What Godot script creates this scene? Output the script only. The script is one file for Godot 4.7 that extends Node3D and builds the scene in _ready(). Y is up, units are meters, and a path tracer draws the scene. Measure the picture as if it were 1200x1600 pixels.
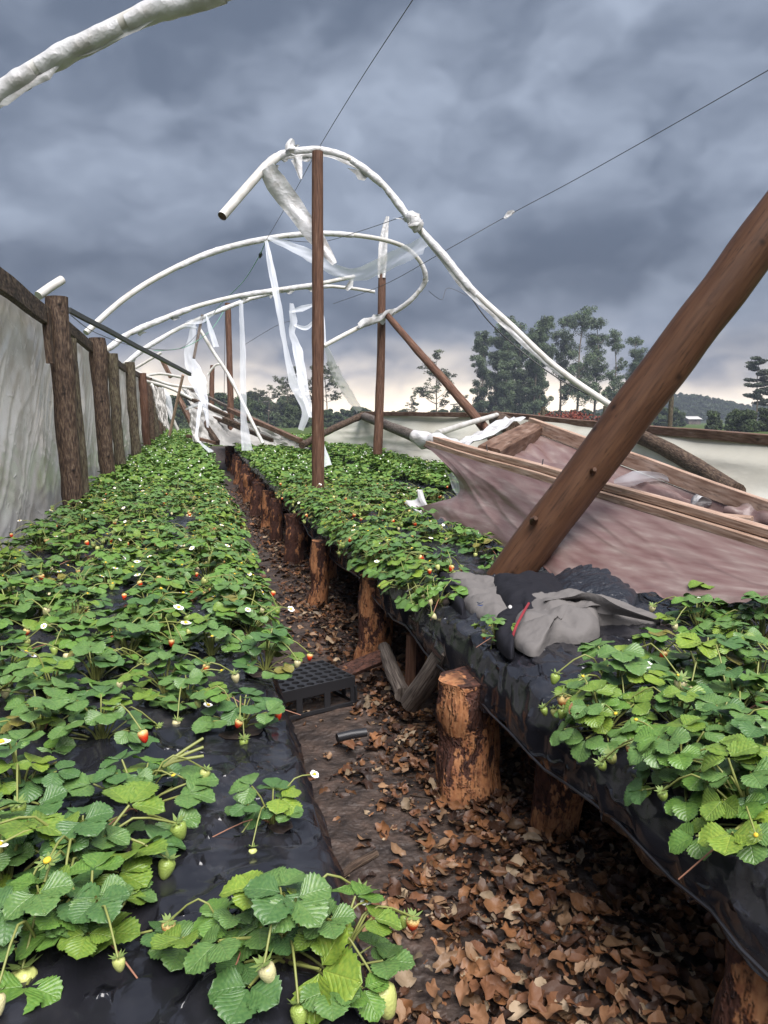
extends Node3D


# ---------------------------------------------------------------- helpers
var rng := RandomNumberGenerator.new()
var fn := FastNoiseLite.new()
var names := {}
var M := {}

func rf(a: float, b: float) -> float:
	return rng.randf_range(a, b)

func n3(p: Vector3) -> float:
	return fn.get_noise_3dv(p)

func numbered(called: String) -> String:
	if not names.has(called):
		names[called] = 0
		return called
	names[called] += 1
	return "%s_%03d" % [called, names[called]]

func tag(o: Node3D, label: String, category: String, group := "", kind := "") -> Node3D:
	if label: o.set_meta("label", label)
	if category: o.set_meta("category", category)
	if group: o.set_meta("group", group)
	if kind: o.set_meta("kind", kind)
	return o

func thing(called: String, label: String, category: String, at: Vector3, group := "") -> Node3D:
	var o := Node3D.new()
	o.name = numbered(called)
	add_child(o)
	o.position = at
	tag(o, label, category, group)
	return o

# vertices are given in the world (or in the parent's own axes with own = true)
func part(parent: Node3D, called: String, mesh: Mesh, mat: Material, own := false) -> MeshInstance3D:
	var o := MeshInstance3D.new()
	o.name = called
	o.mesh = mesh if own else moved(mesh, -whole(parent))
	if mat: 
		for k in o.mesh.get_surface_count(): o.mesh.surface_set_material(k, mat)
	parent.add_child(o, true)
	return o

func whole(o: Node3D) -> Vector3:
	var p := Vector3.ZERO
	var q: Node = o
	while q != null and q != self:
		p += (q as Node3D).position
		q = q.get_parent()
	return p

func moved(mesh: Mesh, by: Vector3) -> ArrayMesh:
	var out := ArrayMesh.new()
	for k in mesh.get_surface_count():
		var st := SurfaceTool.new()
		st.append_from(mesh, k, Transform3D(Basis(), by))
		st.commit(out)
	return out

func single(called: String, label: String, category: String, mesh: Mesh, mat: Material, group := "") -> MeshInstance3D:
	var box := mesh.get_aabb()
	var base := Vector3(box.get_center().x, box.position.y, box.get_center().z)
	var o := MeshInstance3D.new()
	o.name = numbered(called)
	o.mesh = moved(mesh, -base)
	for k in o.mesh.get_surface_count(): o.mesh.surface_set_material(k, mat)
	o.position = base
	add_child(o)
	tag(o, label, category, group)
	return o

func struct(called: String, mesh: Mesh, mat: Material) -> MeshInstance3D:
	var o := MeshInstance3D.new()
	o.name = numbered(called)
	o.mesh = mesh
	for k in mesh.get_surface_count(): mesh.surface_set_material(k, mat)
	add_child(o)
	o.set_meta("kind", "structure")
	return o

func mk(v: PackedVector3Array, uv: PackedVector2Array, ix: PackedInt32Array, c := PackedColorArray(), into: ArrayMesh = null) -> ArrayMesh:
	var a := []
	a.resize(Mesh.ARRAY_MAX)
	a[Mesh.ARRAY_VERTEX] = v
	if uv.size(): a[Mesh.ARRAY_TEX_UV] = uv
	if c.size(): a[Mesh.ARRAY_COLOR] = c
	a[Mesh.ARRAY_INDEX] = ix
	var st := SurfaceTool.new()
	st.create_from_arrays(a)
	st.generate_normals()
	return st.commit(into)

# the same with hard edges
func mk_flat(v: PackedVector3Array, uv: PackedVector2Array, ix: PackedInt32Array, into: ArrayMesh = null) -> ArrayMesh:
	var pv := PackedVector3Array()
	var pu := PackedVector2Array()
	var pn := PackedVector3Array()
	for k in range(0, ix.size(), 3):
		var a := v[ix[k]]
		var n := (v[ix[k + 2]] - a).cross(v[ix[k + 1]] - a).normalized()
		for q in 3:
			pv.append(v[ix[k + q]])
			pu.append(uv[ix[k + q]])
			pn.append(n)
	var a := []
	a.resize(Mesh.ARRAY_MAX)
	a[Mesh.ARRAY_VERTEX] = pv
	a[Mesh.ARRAY_TEX_UV] = pu
	a[Mesh.ARRAY_NORMAL] = pn
	var out := into if into else ArrayMesh.new()
	out.add_surface_from_arrays(Mesh.PRIMITIVE_TRIANGLES, a)
	return out

# a surface over u, v in 0..1
func sheet(nu: int, nv: int, f: Callable, uvs := Vector2.ONE) -> ArrayMesh:
	var v := PackedVector3Array()
	var uv := PackedVector2Array()
	var ix := PackedInt32Array()
	for j in nv + 1:
		for i in nu + 1:
			var a := float(i) / nu
			var b := float(j) / nv
			v.append(f.call(a, b))
			uv.append(Vector2(a * uvs.x, b * uvs.y))
	for j in nv:
		for i in nu:
			var p := j * (nu + 1) + i
			ix.append_array([p, p + 1, p + nu + 2, p, p + nu + 2, p + nu + 1])
	return mk(v, uv, ix)

func spline(p: Array, n: int) -> Array:
	var out := []
	var m := p.size() - 1
	for k in n + 1:
		var t := float(k) / n * m
		var i := mini(int(t), m - 1)
		var a: Vector3 = p[maxi(i - 1, 0)]
		var b: Vector3 = p[i]
		var c: Vector3 = p[i + 1]
		var d: Vector3 = p[mini(i + 2, m)]
		out.append(b.cubic_interpolate(c, a, d, t - i))
	return out

func radius(r: Variant, t: float) -> float:
	if not (r is Array): return r
	var f: float = t * (r.size() - 1)
	var i := mini(int(f), r.size() - 2)
	return lerpf(r[i], r[i + 1], f - i)

# a round bar along points; rough: how uneven its surface is, in parts of its radius
func tube(p: Array, r: Variant, sides := 10, rough := 0.0, freq := 8.0, caps := true, into: ArrayMesh = null) -> ArrayMesh:
	var v := PackedVector3Array()
	var uv := PackedVector2Array()
	var ix := PackedInt32Array()
	var n := p.size()
	var t0: Vector3 = (p[1] - p[0]).normalized()
	var side := t0.cross(Vector3.UP if absf(t0.y) < 0.9 else Vector3.RIGHT).normalized()
	var along := 0.0
	for k in n:
		var t: Vector3 = (p[mini(k + 1, n - 1)] - p[maxi(k - 1, 0)]).normalized()
		side = (side - t * side.dot(t)).normalized()
		var up := t.cross(side)
		if k > 0: along += (p[k] - p[k - 1]).length()
		var rr := radius(r, float(k) / maxi(n - 1, 1))
		for s in sides + 1:
			var a := TAU * (s % sides) / sides
			var d := side * cos(a) + up * sin(a)
			var q := rr
			if rough > 0.0:
				q *= 1.0 + rough * (n3((p[k] + d * rr) * freq) + 0.6 * n3((p[k] * 0.15 + d * rr) * freq * 3.1))
			v.append(p[k] + d * q)
			uv.append(Vector2(float(s) / sides, along))
	for k in n - 1:
		for s in sides:
			var a := k * (sides + 1) + s
			ix.append_array([a, a + 1, a + sides + 2, a, a + sides + 2, a + sides + 1])
	if caps:
		for e in 2:
			var k: int = 0 if e == 0 else n - 1
			var m := v.size()
			for s in sides:
				v.append(v[k * (sides + 1) + s].lerp(p[k], 0.002))
				uv.append(Vector2(0.5 + 0.1 * cos(TAU * s / sides), along * e + 0.1 * sin(TAU * s / sides)))
			v.append(p[k])
			uv.append(Vector2(0.5, along * e))
			for s in sides:
				var b := m + (s + 1) % sides
				if e == 0: ix.append_array([m + s, m + sides, b])
				else: ix.append_array([m + s, b, m + sides])
	return mk(v, uv, ix, PackedColorArray(), into)

# sawn timber from a to b with chamfered edges and slightly uneven faces
func timber(a: Vector3, b: Vector3, w: float, h: float, up := Vector3.UP, into: ArrayMesh = null) -> ArrayMesh:
	var t := (b - a).normalized()
	var x := t.cross(up).normalized()
	var y := x.cross(t).normalized()
	var ring := []
	var c := minf(w, h) * 0.07
	for q in [[1, 1, 0], [1, 1, 1], [1, -1, 1], [1, -1, 0], [-1, -1, 0], [-1, -1, 1], [-1, 1, 1], [-1, 1, 0]]:
		ring.append(Vector2(q[0] * (w / 2 - (c if q[2] == 0 else 0.0)), q[1] * (h / 2 - (c if q[2] == 1 else 0.0))))
	var n := maxi(3, int((b - a).length() / 0.25))
	var v := PackedVector3Array()
	var uv := PackedVector2Array()
	var ix := PackedInt32Array()
	for k in n + 1:
		var p := a.lerp(b, float(k) / n)
		p += (x * n3(p * 1.2) + y * n3(p * 1.2 + Vector3(9, 9, 9))) * 0.006
		for s in 9:
			var q: Vector2 = ring[s % 8]
			v.append(p + x * q.x + y * q.y)
			uv.append(Vector2(s / 8.0, (b - a).length() * k / n))
	for k in n:
		for s in 8:
			var o := k * 9 + s
			ix.append_array([o, o + 10, o + 1, o, o + 9, o + 10])
	for e in 2:
		var m := v.size()
		for s in 8:
			v.append(v[(0 if e == 0 else n * 9) + s] + t * (0.0005 if e else -0.0005))
			uv.append(Vector2(0.1 + 0.02 * s, 0.03 * s))
		for s in range(1, 7):
			if e == 0: ix.append_array([m, m + s, m + s + 1])
			else: ix.append_array([m, m + s + 1, m + s])
	return mk_flat(v, uv, ix, into)

# a strip of film along points, turning and fluttering
func ribbon(p: Array, w: Array, across: Vector3, n := 30, twist := 0.6, crumple := 0.25, into: ArrayMesh = null) -> ArrayMesh:
	var q := spline(p, n)
	var m := 6
	var v := PackedVector3Array()
	var uv := PackedVector2Array()
	var ix := PackedInt32Array()
	var along := 0.0
	var turn := rf(0, TAU)
	for k in n + 1:
		var t: Vector3 = (q[mini(k + 1, n)] - q[maxi(k - 1, 0)]).normalized()
		var f := float(k) / n * (w.size() - 1)
		var i := mini(int(f), w.size() - 2)
		var ww: float = lerpf(w[i], w[i + 1], f - i)
		var s := (across - t * across.dot(t)).normalized().rotated(t, twist * sin(turn + along * 2.2))
		var o := t.cross(s)
		if k > 0: along += (q[k] - q[k - 1]).length()
		for j in m + 1:
			var e := float(j) / m - 0.5
			var pp: Vector3 = q[k] + s * e * ww * (1 + 0.16 * n3(Vector3(along * 3.5, e * 2, turn)))
			pp += o * ww * crumple * (sin(e * 7 + turn) * 0.5 + 0.6 * n3(Vector3(along * 4.5, e * 4, turn * 3)))
			v.append(pp)
			uv.append(Vector2(e, along))
	for k in n:
		for j in m:
			var a := k * (m + 1) + j
			ix.append_array([a, a + 1, a + m + 2, a, a + m + 2, a + m + 1])
	return mk(v, uv, ix, PackedColorArray(), into)

# ---------------------------------------------------------------- materials
func lin(r: float, g: float, b: float, a := 1.0) -> Color:
	var c := Color(r, g, b, a).linear_to_srgb()
	c.a = a
	return c

func mat(c: Color, rough: float, spec := 0.5) -> StandardMaterial3D:
	var m := StandardMaterial3D.new()
	m.albedo_color = c
	m.roughness = rough
	m.metallic_specular = spec
	return m

# streaks that run along v: returns [colour picture, height picture]
func wrapped(nz: FastNoiseLite, cu: float, su: float, v: float, fv: float, off: float) -> float:
	var a := nz.get_noise_3d(cu + off, su, v * fv)
	if v > 0.85:
		var w := smoothstep(0.85, 1.0, v)
		a = lerpf(a, nz.get_noise_3d(cu + off, su, (v - 1.0) * fv), w) / sqrt(w * w + (1 - w) * (1 - w))
	return a

func grain(w: int, h: int, cols: Array, fu: float, fv: float, sd: int, knots := 0, contrast := 1.0, broad := 0.55) -> Array:
	var nz := FastNoiseLite.new()
	nz.seed = sd
	nz.noise_type = FastNoiseLite.TYPE_SIMPLEX_SMOOTH
	nz.fractal_octaves = 4
	nz.frequency = 1.0
	var im := Image.create(w, h, false, Image.FORMAT_RGB8)
	var hm := Image.create(w, h, false, Image.FORMAT_RGB8)
	var r := RandomNumberGenerator.new()
	r.seed = sd
	var ks := []
	for k in knots: ks.append(Vector3(r.randf(), r.randf_range(0.05, 0.8), r.randf_range(0.025, 0.05)))
	for y in h:
		for x in w:
			var a := TAU * x / w
			var v0 := float(y) / h
			var bend := 0.0
			var dark := 0.0
			for k in ks:
				var du: float = fposmod(float(x) / w - k.x + 0.5, 1.0) - 0.5
				var dv: float = (v0 - k.y) * 3.0
				var q: float = (du * du + dv * dv) / (k.z * k.z)
				bend += exp(-q * 0.4) * 0.25
				dark += exp(-q * 3.0)
			var v := wrapped(nz, fu * cos(a) + 3.0 * bend, fu * sin(a), v0, fv, 0.0)
			var big := wrapped(nz, fu * 0.3 * cos(a), fu * 0.3 * sin(a), v0, fv * 0.6, 20.0)
			var crack := wrapped(nz, fu * 0.9 * cos(a), fu * 0.9 * sin(a), v0, fv * 0.45, 50.0)
			var split := pow(1.0 - absf(crack), 16.0) * smoothstep(-0.1, 0.5, big + 0.2)
			var t := clampf(0.5 + contrast * ((1.4 - broad) * v + broad * big), 0, 0.999) * (cols.size() - 1)
			var i := int(t)
			var c: Color = (cols[i] as Color).lerp(cols[i + 1], t - i)
			var dk := clampf(maxf(dark, split * 0.75), 0, 1)
			c = c.lerp(Color(c.r * 0.25, c.g * 0.25, c.b * 0.25), dk)
			im.set_pixel(x, y, c.linear_to_srgb())
			var g := clampf(0.55 + 0.6 * v - 0.3 * dark - 0.5 * split, 0, 1)
			hm.set_pixel(x, y, Color(g, g, g))
	return [ImageTexture.create_from_image(im), ImageTexture.create_from_image(hm)]

# a log that has lost part of its bark: pale orange wood, ragged dark patches, long cracks
func bark_picture(w: int, h: int, sd: int, bare: float) -> Array:
	var nz := FastNoiseLite.new()
	nz.seed = sd
	nz.noise_type = FastNoiseLite.TYPE_SIMPLEX_SMOOTH
	nz.fractal_octaves = 5
	nz.fractal_gain = 0.6
	nz.frequency = 1.0
	var im := Image.create(w, h, false, Image.FORMAT_RGB8)
	var hm := Image.create(w, h, false, Image.FORMAT_RGB8)
	for y in h:
		for x in w:
			var a := TAU * x / w
			var v0 := float(y) / h
			var ca := cos(a)
			var sa := sin(a)
			var patch := wrapped(nz, 0.9 * ca, 0.9 * sa, v0, 2.6, 3.0)
			var fibre := wrapped(nz, 9.0 * ca, 9.0 * sa, v0, 5.0, 30.0)
			var rough := wrapped(nz, 4.0 * ca, 4.0 * sa, v0, 14.0, 60.0)
			var crack := pow(1.0 - absf(wrapped(nz, 3.0 * ca, 3.0 * sa, v0, 3.0, 90.0)), 22.0)
			var k := smoothstep(-0.02, 0.05, patch + bare + 0.1 * rough - 0.12 * sa)
			var pale := Color(.31, .125, .05).lerp(Color(.42, .21, .1), clampf(0.5 + fibre, 0, 1)).lerp(Color(.17, .06, .03), clampf(0.25 - 1.3 * rough, 0, 0.8))
			var dark := Color(.03, .014, .011).lerp(Color(.1, .042, .028), clampf(0.5 + 0.9 * rough + 0.4 * fibre, 0, 1))
			var c := dark.lerp(pale, k)
			c = c.lerp(Color(.012, .007, .006), clampf(crack * 0.9, 0, 0.9))
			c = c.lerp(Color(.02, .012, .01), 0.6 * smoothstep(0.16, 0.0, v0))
			im.set_pixel(x, y, c.linear_to_srgb())
			var g := clampf(0.6 - 0.25 * k + 0.35 * rough * (1.2 - k) + 0.12 * fibre - 0.5 * crack, 0, 1)
			hm.set_pixel(x, y, Color(g, g, g))
	return [ImageTexture.create_from_image(im), ImageTexture.create_from_image(hm)]

func wood(g: Array, us: float, vs: float, rough: float, relief: float) -> StandardMaterial3D:
	var m := mat(Color.WHITE, rough, 0.35)
	m.albedo_texture = g[0]
	m.uv1_scale = Vector3(us, vs, 1)
	m.heightmap_enabled = true
	m.heightmap_texture = g[1]
	m.heightmap_scale = relief
	return m

func noise_tex(freq: float, octaves: int, sd: int, ramp: Array = [], size := 512, type := FastNoiseLite.TYPE_SIMPLEX_SMOOTH, fractal := FastNoiseLite.FRACTAL_FBM) -> NoiseTexture2D:
	var nz := FastNoiseLite.new()
	nz.seed = sd
	nz.frequency = freq
	nz.noise_type = type
	nz.fractal_type = fractal
	nz.fractal_octaves = octaves
	var t := NoiseTexture2D.new()
	t.width = size
	t.height = size
	t.seamless = true
	t.noise = nz
	if ramp.size():
		var g := Gradient.new()
		g.offsets = PackedFloat32Array(range(ramp.size()).map(func(k): return float(k) / (ramp.size() - 1)))
		g.colors = PackedColorArray(ramp.map(func(c): return (c as Color).linear_to_srgb()))
		t.color_ramp = g
	return t

func tri(m: StandardMaterial3D, scale: Vector3, world := true) -> StandardMaterial3D:
	m.uv1_triplanar = true
	m.uv1_world_triplanar = world
	m.uv1_scale = scale
	return m

func bump(m: StandardMaterial3D, t: Texture2D, cm: float) -> StandardMaterial3D:
	m.heightmap_enabled = true
	m.heightmap_texture = t
	m.heightmap_scale = cm
	return m

func materials() -> void:
	# woods
	M.pole = wood(grain(128, 512, [Color(0.025, 0.011, 0.006), Color(0.055, 0.025, 0.013), Color(0.085, 0.041, 0.022), Color(0.115, 0.062, 0.035)], 6.0, 6.6, 11, 7, 0.42), 1, 0.6, 0.48, 0.12)
	M.post = wood(grain(128, 512, [Color(0.046, 0.022, 0.014), Color(0.087, 0.043, 0.028), Color(0.124, 0.065, 0.042), Color(0.167, 0.099, 0.068)], 5.0, 7.7, 12, 6, 0.8), 1, 0.6, 0.7, 0.15)
	M.old = wood(grain(128, 512, [Color(0.022, 0.015, 0.011), Color(0.056, 0.036, 0.026), Color(0.090, 0.060, 0.042), Color(0.150, 0.109, 0.075)], 7.0, 16.5, 13, 7, 1.1), 1, 0.8, 0.75, 0.5)
	M.old2 = wood(grain(128, 512, [Color(0.026, 0.021, 0.017), Color(0.068, 0.051, 0.036), Color(0.105, 0.086, 0.056), Color(0.150, 0.135, 0.090)], 7.0, 16.5, 14, 5, 1.1), 1, 0.8, 0.8, 0.5)
	M.grey = wood(grain(128, 512, [Color(0.042, 0.034, 0.028), Color(0.084, 0.066, 0.056), Color(0.140, 0.115, 0.098), Color(0.196, 0.168, 0.140)], 6.0, 11.0, 15, 4, 1.0), 1, 0.6, 0.75, 0.3)
	M.sawn = wood(grain(128, 512, [Color(0.190, 0.112, 0.078), Color(0.314, 0.205, 0.149), Color(0.428, 0.302, 0.233), Color(0.495, 0.370, 0.300)], 5.0, 8.8, 16, 5, 0.8), 1, 0.5, 0.6, 0.15)
	M.brown = wood(grain(128, 512, [Color(0.063, 0.032, 0.021), Color(0.112, 0.063, 0.042), Color(0.161, 0.098, 0.070), Color(0.224, 0.154, 0.119)], 5.0, 8.8, 17, 5, 0.9), 1, 0.5, 0.65, 0.2)
	M.bark = wood(bark_picture(256, 256, 18, 0.12), 1, 2.2, 0.75, 1.0)
	M.bark2 = wood(bark_picture(256, 256, 23, -0.22), 1, 2.2, 0.78, 1.0)
	# plastics
	var crease := noise_tex(0.012, 4, 31, [], 512, FastNoiseLite.TYPE_SIMPLEX_SMOOTH, FastNoiseLite.FRACTAL_RIDGED)
	var line := noise_tex(0.009, 3, 29, [Color(0, 0, 0), Color(0, 0, 0), Color(0, 0, 0), Color(.0008, .0008, .0008), Color(.018, .018, .018), Color(1, 1, 1)], 512, FastNoiseLite.TYPE_SIMPLEX_SMOOTH, FastNoiseLite.FRACTAL_RIDGED)
	var dust := noise_tex(0.012, 6, 28, [Color(.16, .16, .19), Color(.22, .22, .26), Color(.34, .34, .38), Color(1.0, .9, .8)])
	var soft_crease := noise_tex(0.009, 2, 30, [], 512, FastNoiseLite.TYPE_SIMPLEX_SMOOTH, FastNoiseLite.FRACTAL_RIDGED)
	var blotch := noise_tex(0.006, 5, 32, [Color(.55, .51, .46), Color(.74, .72, .7), Color(.86, .86, .86)])
	M.mulch = bump(tri(mat(lin(.05, .05, .055), 0.19, 0.55), Vector3(1.3, 1.0, 0.8)), line, 1.6)
	M.mulch.albedo_texture = dust
	M.hem = mat(lin(.02, .02, .024), 0.28, 0.6)
	M.film = bump(mat(lin(.68, .68, .69), 0.36, 0.5), crease, 0.7)
	M.film.backlight_enabled = true
	M.film.backlight = Color(.5, .5, .5)
	M.film.albedo_texture = noise_tex(0.02, 3, 33, [Color(.55, .52, .48), Color(.85, .85, .86), Color(1, 1, 1)], 256)
	M.film.uv1_triplanar = true
	M.film.uv1_world_triplanar = true
	M.film.uv1_scale = Vector3(1.5, 1.5, 1.5)
	M.veil = mat(lin(.75, .78, .84, .55), 0.35, 0.5)
	M.veil.transparency = BaseMaterial3D.TRANSPARENCY_ALPHA
	M.veil.backlight_enabled = true
	M.veil.backlight = Color(.6, .6, .6)
	M.pipe = bump(tri(mat(lin(.62, .61, .59), 0.38, 0.5), Vector3(2, 2, 2)), noise_tex(0.02, 3, 34, [], 256), 0.15)
	M.pipe.albedo_texture = noise_tex(0.008, 5, 35, [Color(.5, .47, .42), Color(.85, .84, .82), Color(1, 1, 1)], 256)
	M.wall = bump(tri(mat(lin(.9, .88, .87), 0.16, 0.65), Vector3(.7, .7, .7)), line, 0.4)
	M.wall.albedo_texture = blotch
	M.wall.backlight_enabled = true
	M.wall.backlight = Color(.7, .69, .68)
	M.rwall = bump(tri(mat(lin(.98, .96, .9), 0.45, 0.4), Vector3(.25, .7, .25)), crease, 0.6)
	M.rwall.albedo_texture = noise_tex(0.006, 5, 36, [Color(.55, .53, .47), Color(.72, .71, .66), Color(.85, .86, .82)])
	M.rwall.backlight_enabled = true
	M.rwall.backlight = Color(.85, .86, .84)
	M.fallen = bump(tri(mat(lin(.46, .45, .43), 0.4, 0.5), Vector3(.6, .6, .6)), crease, 1.0)
	M.fallen.backlight_enabled = true
	M.fallen.backlight = Color(.4, .4, .4)
	M.maroon = bump(mat(Color.WHITE, 0.38, 0.5), noise_tex(0.01, 4, 37, [], 512, FastNoiseLite.TYPE_SIMPLEX_SMOOTH, FastNoiseLite.FRACTAL_RIDGED), 0.08)
	M.maroon.albedo_texture = noise_tex(0.012, 6, 38, [Color(.115, .064, .061), Color(.148, .094, .088), Color(.178, .126, .117), Color(.24, .195, .178)])
	M.maroon.uv1_scale = Vector3(1, 1, 1)
	M.maroon.backlight_enabled = true
	M.maroon.backlight = Color(.15, .15, .15)
	M.wire = mat(lin(.05, .05, .055), 0.5)
	M.green_cord = mat(lin(.12, .3, .2), 0.6)
	M.steel = mat(lin(.04, .042, .04), 0.45)
	M.black = mat(lin(.014, .014, .016), 0.42, 0.5)
	M.rust = mat(lin(.08, .04, .025), 0.7)
	# ground
	M.soil = bump(tri(mat(Color.WHITE, 0.62, 0.45), Vector3(.8, .8, .8)), noise_tex(0.03, 6, 41), 2.5)
	M.soil.albedo_texture = noise_tex(0.02, 6, 42, [Color(.014, .01, .009), Color(.032, .023, .019), Color(.055, .038, .03), Color(.085, .055, .042)])
	M.field = bump(tri(mat(Color.WHITE, 0.95, 0.2), Vector3(.05, .05, .05)), noise_tex(0.05, 5, 43), 10)
	M.field.albedo_texture = noise_tex(0.02, 6, 44, [Color(.03, .045, .016), Color(.05, .08, .022), Color(.07, .1, .03), Color(.09, .09, .04)])
	# cloth
	var weave := noise_tex(0.15, 2, 51, [], 256)
	M.grey_cloth = bump(tri(mat(lin(.13, .121, .117), 0.9, 0.25), Vector3(2.2, 2.2, 2.2)), noise_tex(0.01, 3, 52, [], 512, FastNoiseLite.TYPE_SIMPLEX_SMOOTH, FastNoiseLite.FRACTAL_RIDGED), 0.4)
	M.black_cloth = bump(tri(mat(lin(.011, .011, .015), 0.8, 0.3), Vector3(9, 9, 9)), weave, 0.05)
	M.lining = bump(tri(mat(lin(.014, .016, .022), 0.36, 0.5), Vector3(3, 3, 3)), M.grey_cloth.heightmap_texture, 0.9)
	M.red = mat(lin(.2, .014, .022), 0.8)
	M.blue_print = mat(lin(.08, .14, .4), 0.8)
	M.white_print = mat(lin(.35, .38, .45), 0.8)
	# leaves
	var lt := leaf_picture()
	M.leaf = []
	for c in [Color(.95, .97, 1), Color(.66, .76, .86), Color(1.35, 1.18, .7), Color(1.05, 1.12, .8), Color(1.75, 1.42, .75), Color(1.7, .85, .75)]:
		var m := mat(Color.WHITE, 0.36, 0.5)
		m.albedo_color = Color(c.r * 0.57, c.g * 0.57, c.b * 0.57).linear_to_srgb()
		m.albedo_texture = lt[0]
		bump(m, lt[1], 0.13)
		m.backlight_enabled = true
		m.backlight = Color(.3, .34, .16)
		M.leaf.append(m)
	M.stem = mat(lin(.2, .22, .06), 0.5)
	M.runner = mat(lin(.28, .13, .08), 0.55)
	var seeds := noise_tex(0.09, 1, 61, [], 256, FastNoiseLite.TYPE_CELLULAR, FastNoiseLite.FRACTAL_NONE)
	M.berry = []
	for c in [Color(.4, .43, .14), Color(.5, .46, .25), Color(.24, .32, .07)]:
		M.berry.append(bump(tri(mat(c.linear_to_srgb(), 0.35), Vector3(14, 14, 14), false), seeds, 0.07))
	var ripe := bump(mat(Color.WHITE, 0.3), seeds, 0.06)
	var rg := Gradient.new()
	rg.offsets = PackedFloat32Array([0.0, 0.35, 0.6, 1.0])
	rg.colors = PackedColorArray([Color(.8, .76, .5), Color(.82, .7, .45), Color(.78, .2, .08), Color(.7, .06, .03)])
	var rt := GradientTexture2D.new()
	rt.gradient = rg
	rt.width = 32
	rt.height = 128
	rt.fill_to = Vector2(0, 1)
	ripe.albedo_texture = rt
	M.berry.append(ripe)
	M.sepal = mat(lin(.14, .2, .05), 0.6)
	M.petal = mat(lin(.8, .8, .76), 0.6)
	M.petal.backlight_enabled = true
	M.petal.backlight = Color(.4, .4, .4)
	M.pollen = mat(lin(.62, .42, .03), 0.8)
	M.dry = []
	for c in [Color(.12, .052, .024), Color(.17, .085, .042), Color(.22, .135, .078), Color(.055, .026, .015), Color(.28, .21, .14)]:
		var m := bump(tri(mat(c.linear_to_srgb(), 0.62, 0.4), Vector3(8, 8, 8)), noise_tex(0.03, 4, 45, [], 128), 0.3)
		M.dry.append(m)
	M.litter = bump(tri(mat(Color.WHITE, 0.5, 0.4), Vector3(8, 8, 8)), M.dry[0].heightmap_texture, 0.3)
	M.litter.vertex_color_use_as_albedo = true
	M.crown = mat(Color.WHITE, 0.8, 0.3)
	M.crown.vertex_color_use_as_albedo = true
	M.crown.backlight_enabled = true
	M.crown.backlight = Color(.2, .22, .14)
	M.trunk = bump(tri(mat(lin(.2, .17, .14), 0.9, 0.2), Vector3(.6, .15, .6)), noise_tex(0.03, 4, 46, [], 128), 3)
	M.trunk.albedo_texture = noise_tex(0.02, 4, 47, [Color(.4, .36, .32), Color(.8, .76, .7), Color(1, 1, 1)], 128)
	M.hill = mat(lin(.035, .045, .03), 0.95, 0.1)
	M.moss = bump(tri(mat(Color.WHITE, 0.95, 0.1), Vector3(3, 3, 3)), noise_tex(0.06, 4, 48, [], 256), 3)
	M.moss.albedo_texture = noise_tex(0.03, 5, 49, [Color(.02, .03, .012), Color(.05, .085, .018), Color(.1, .16, .03)], 256)

func leaf_picture() -> Array:
	var w := 160
	var h := 224
	var im := Image.create(w, h, false, Image.FORMAT_RGB8)
	var hm := Image.create(w, h, false, Image.FORMAT_RGB8)
	var nz := FastNoiseLite.new()
	nz.seed = 5
	nz.frequency = 0.03
	nz.fractal_octaves = 4
	for y in h:
		for x in w:
			var s := absf(float(x) / w - 0.5) * 2.0
			var t := float(y) / h
			var q := 7.0 * (t - 0.42 * s + 0.07 * s * s)
			var e := absf(q - roundf(q))
			var lateral := exp(-e * e * 260.0) * (1.0 - 0.5 * s)
			var rib := exp(-s * s * 900.0)
			var fine := 0.5 + 0.5 * nz.get_noise_2d(x * 6.0, y * 6.0)
			var big := nz.get_noise_2d(x, y)
			var c := Color(.064, .14, .038).lerp(Color(.115, .205, .055), clampf(0.5 + big, 0, 1))
			c = c.lerp(Color(.04, .105, .026), 0.35 * fine)
			c = c.lerp(Color(.15, .235, .085), clampf(0.13 * lateral + 0.42 * rib, 0, 0.6))
			c = c.lerp(Color(.045, .105, .022), smoothstep(0.9, 1.0, s) * 0.4)
			var spot := smoothstep(0.5, 0.62, nz.get_noise_2d(x * 2.2 + 300.0, y * 2.2))
			c = c.lerp(Color(.13, .075, .03), 0.6 * spot)
			im.set_pixel(x, y, Color(c.r * 2.05, c.g * 1.92, c.b * 1.85).linear_to_srgb())
			var g := clampf(0.35 + 0.5 * sqrt(e * 2.0) - 0.4 * rib + 0.12 * fine, 0, 1)
			hm.set_pixel(x, y, Color(g, g, g))
	return [ImageTexture.create_from_image(im), ImageTexture.create_from_image(hm)]

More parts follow.
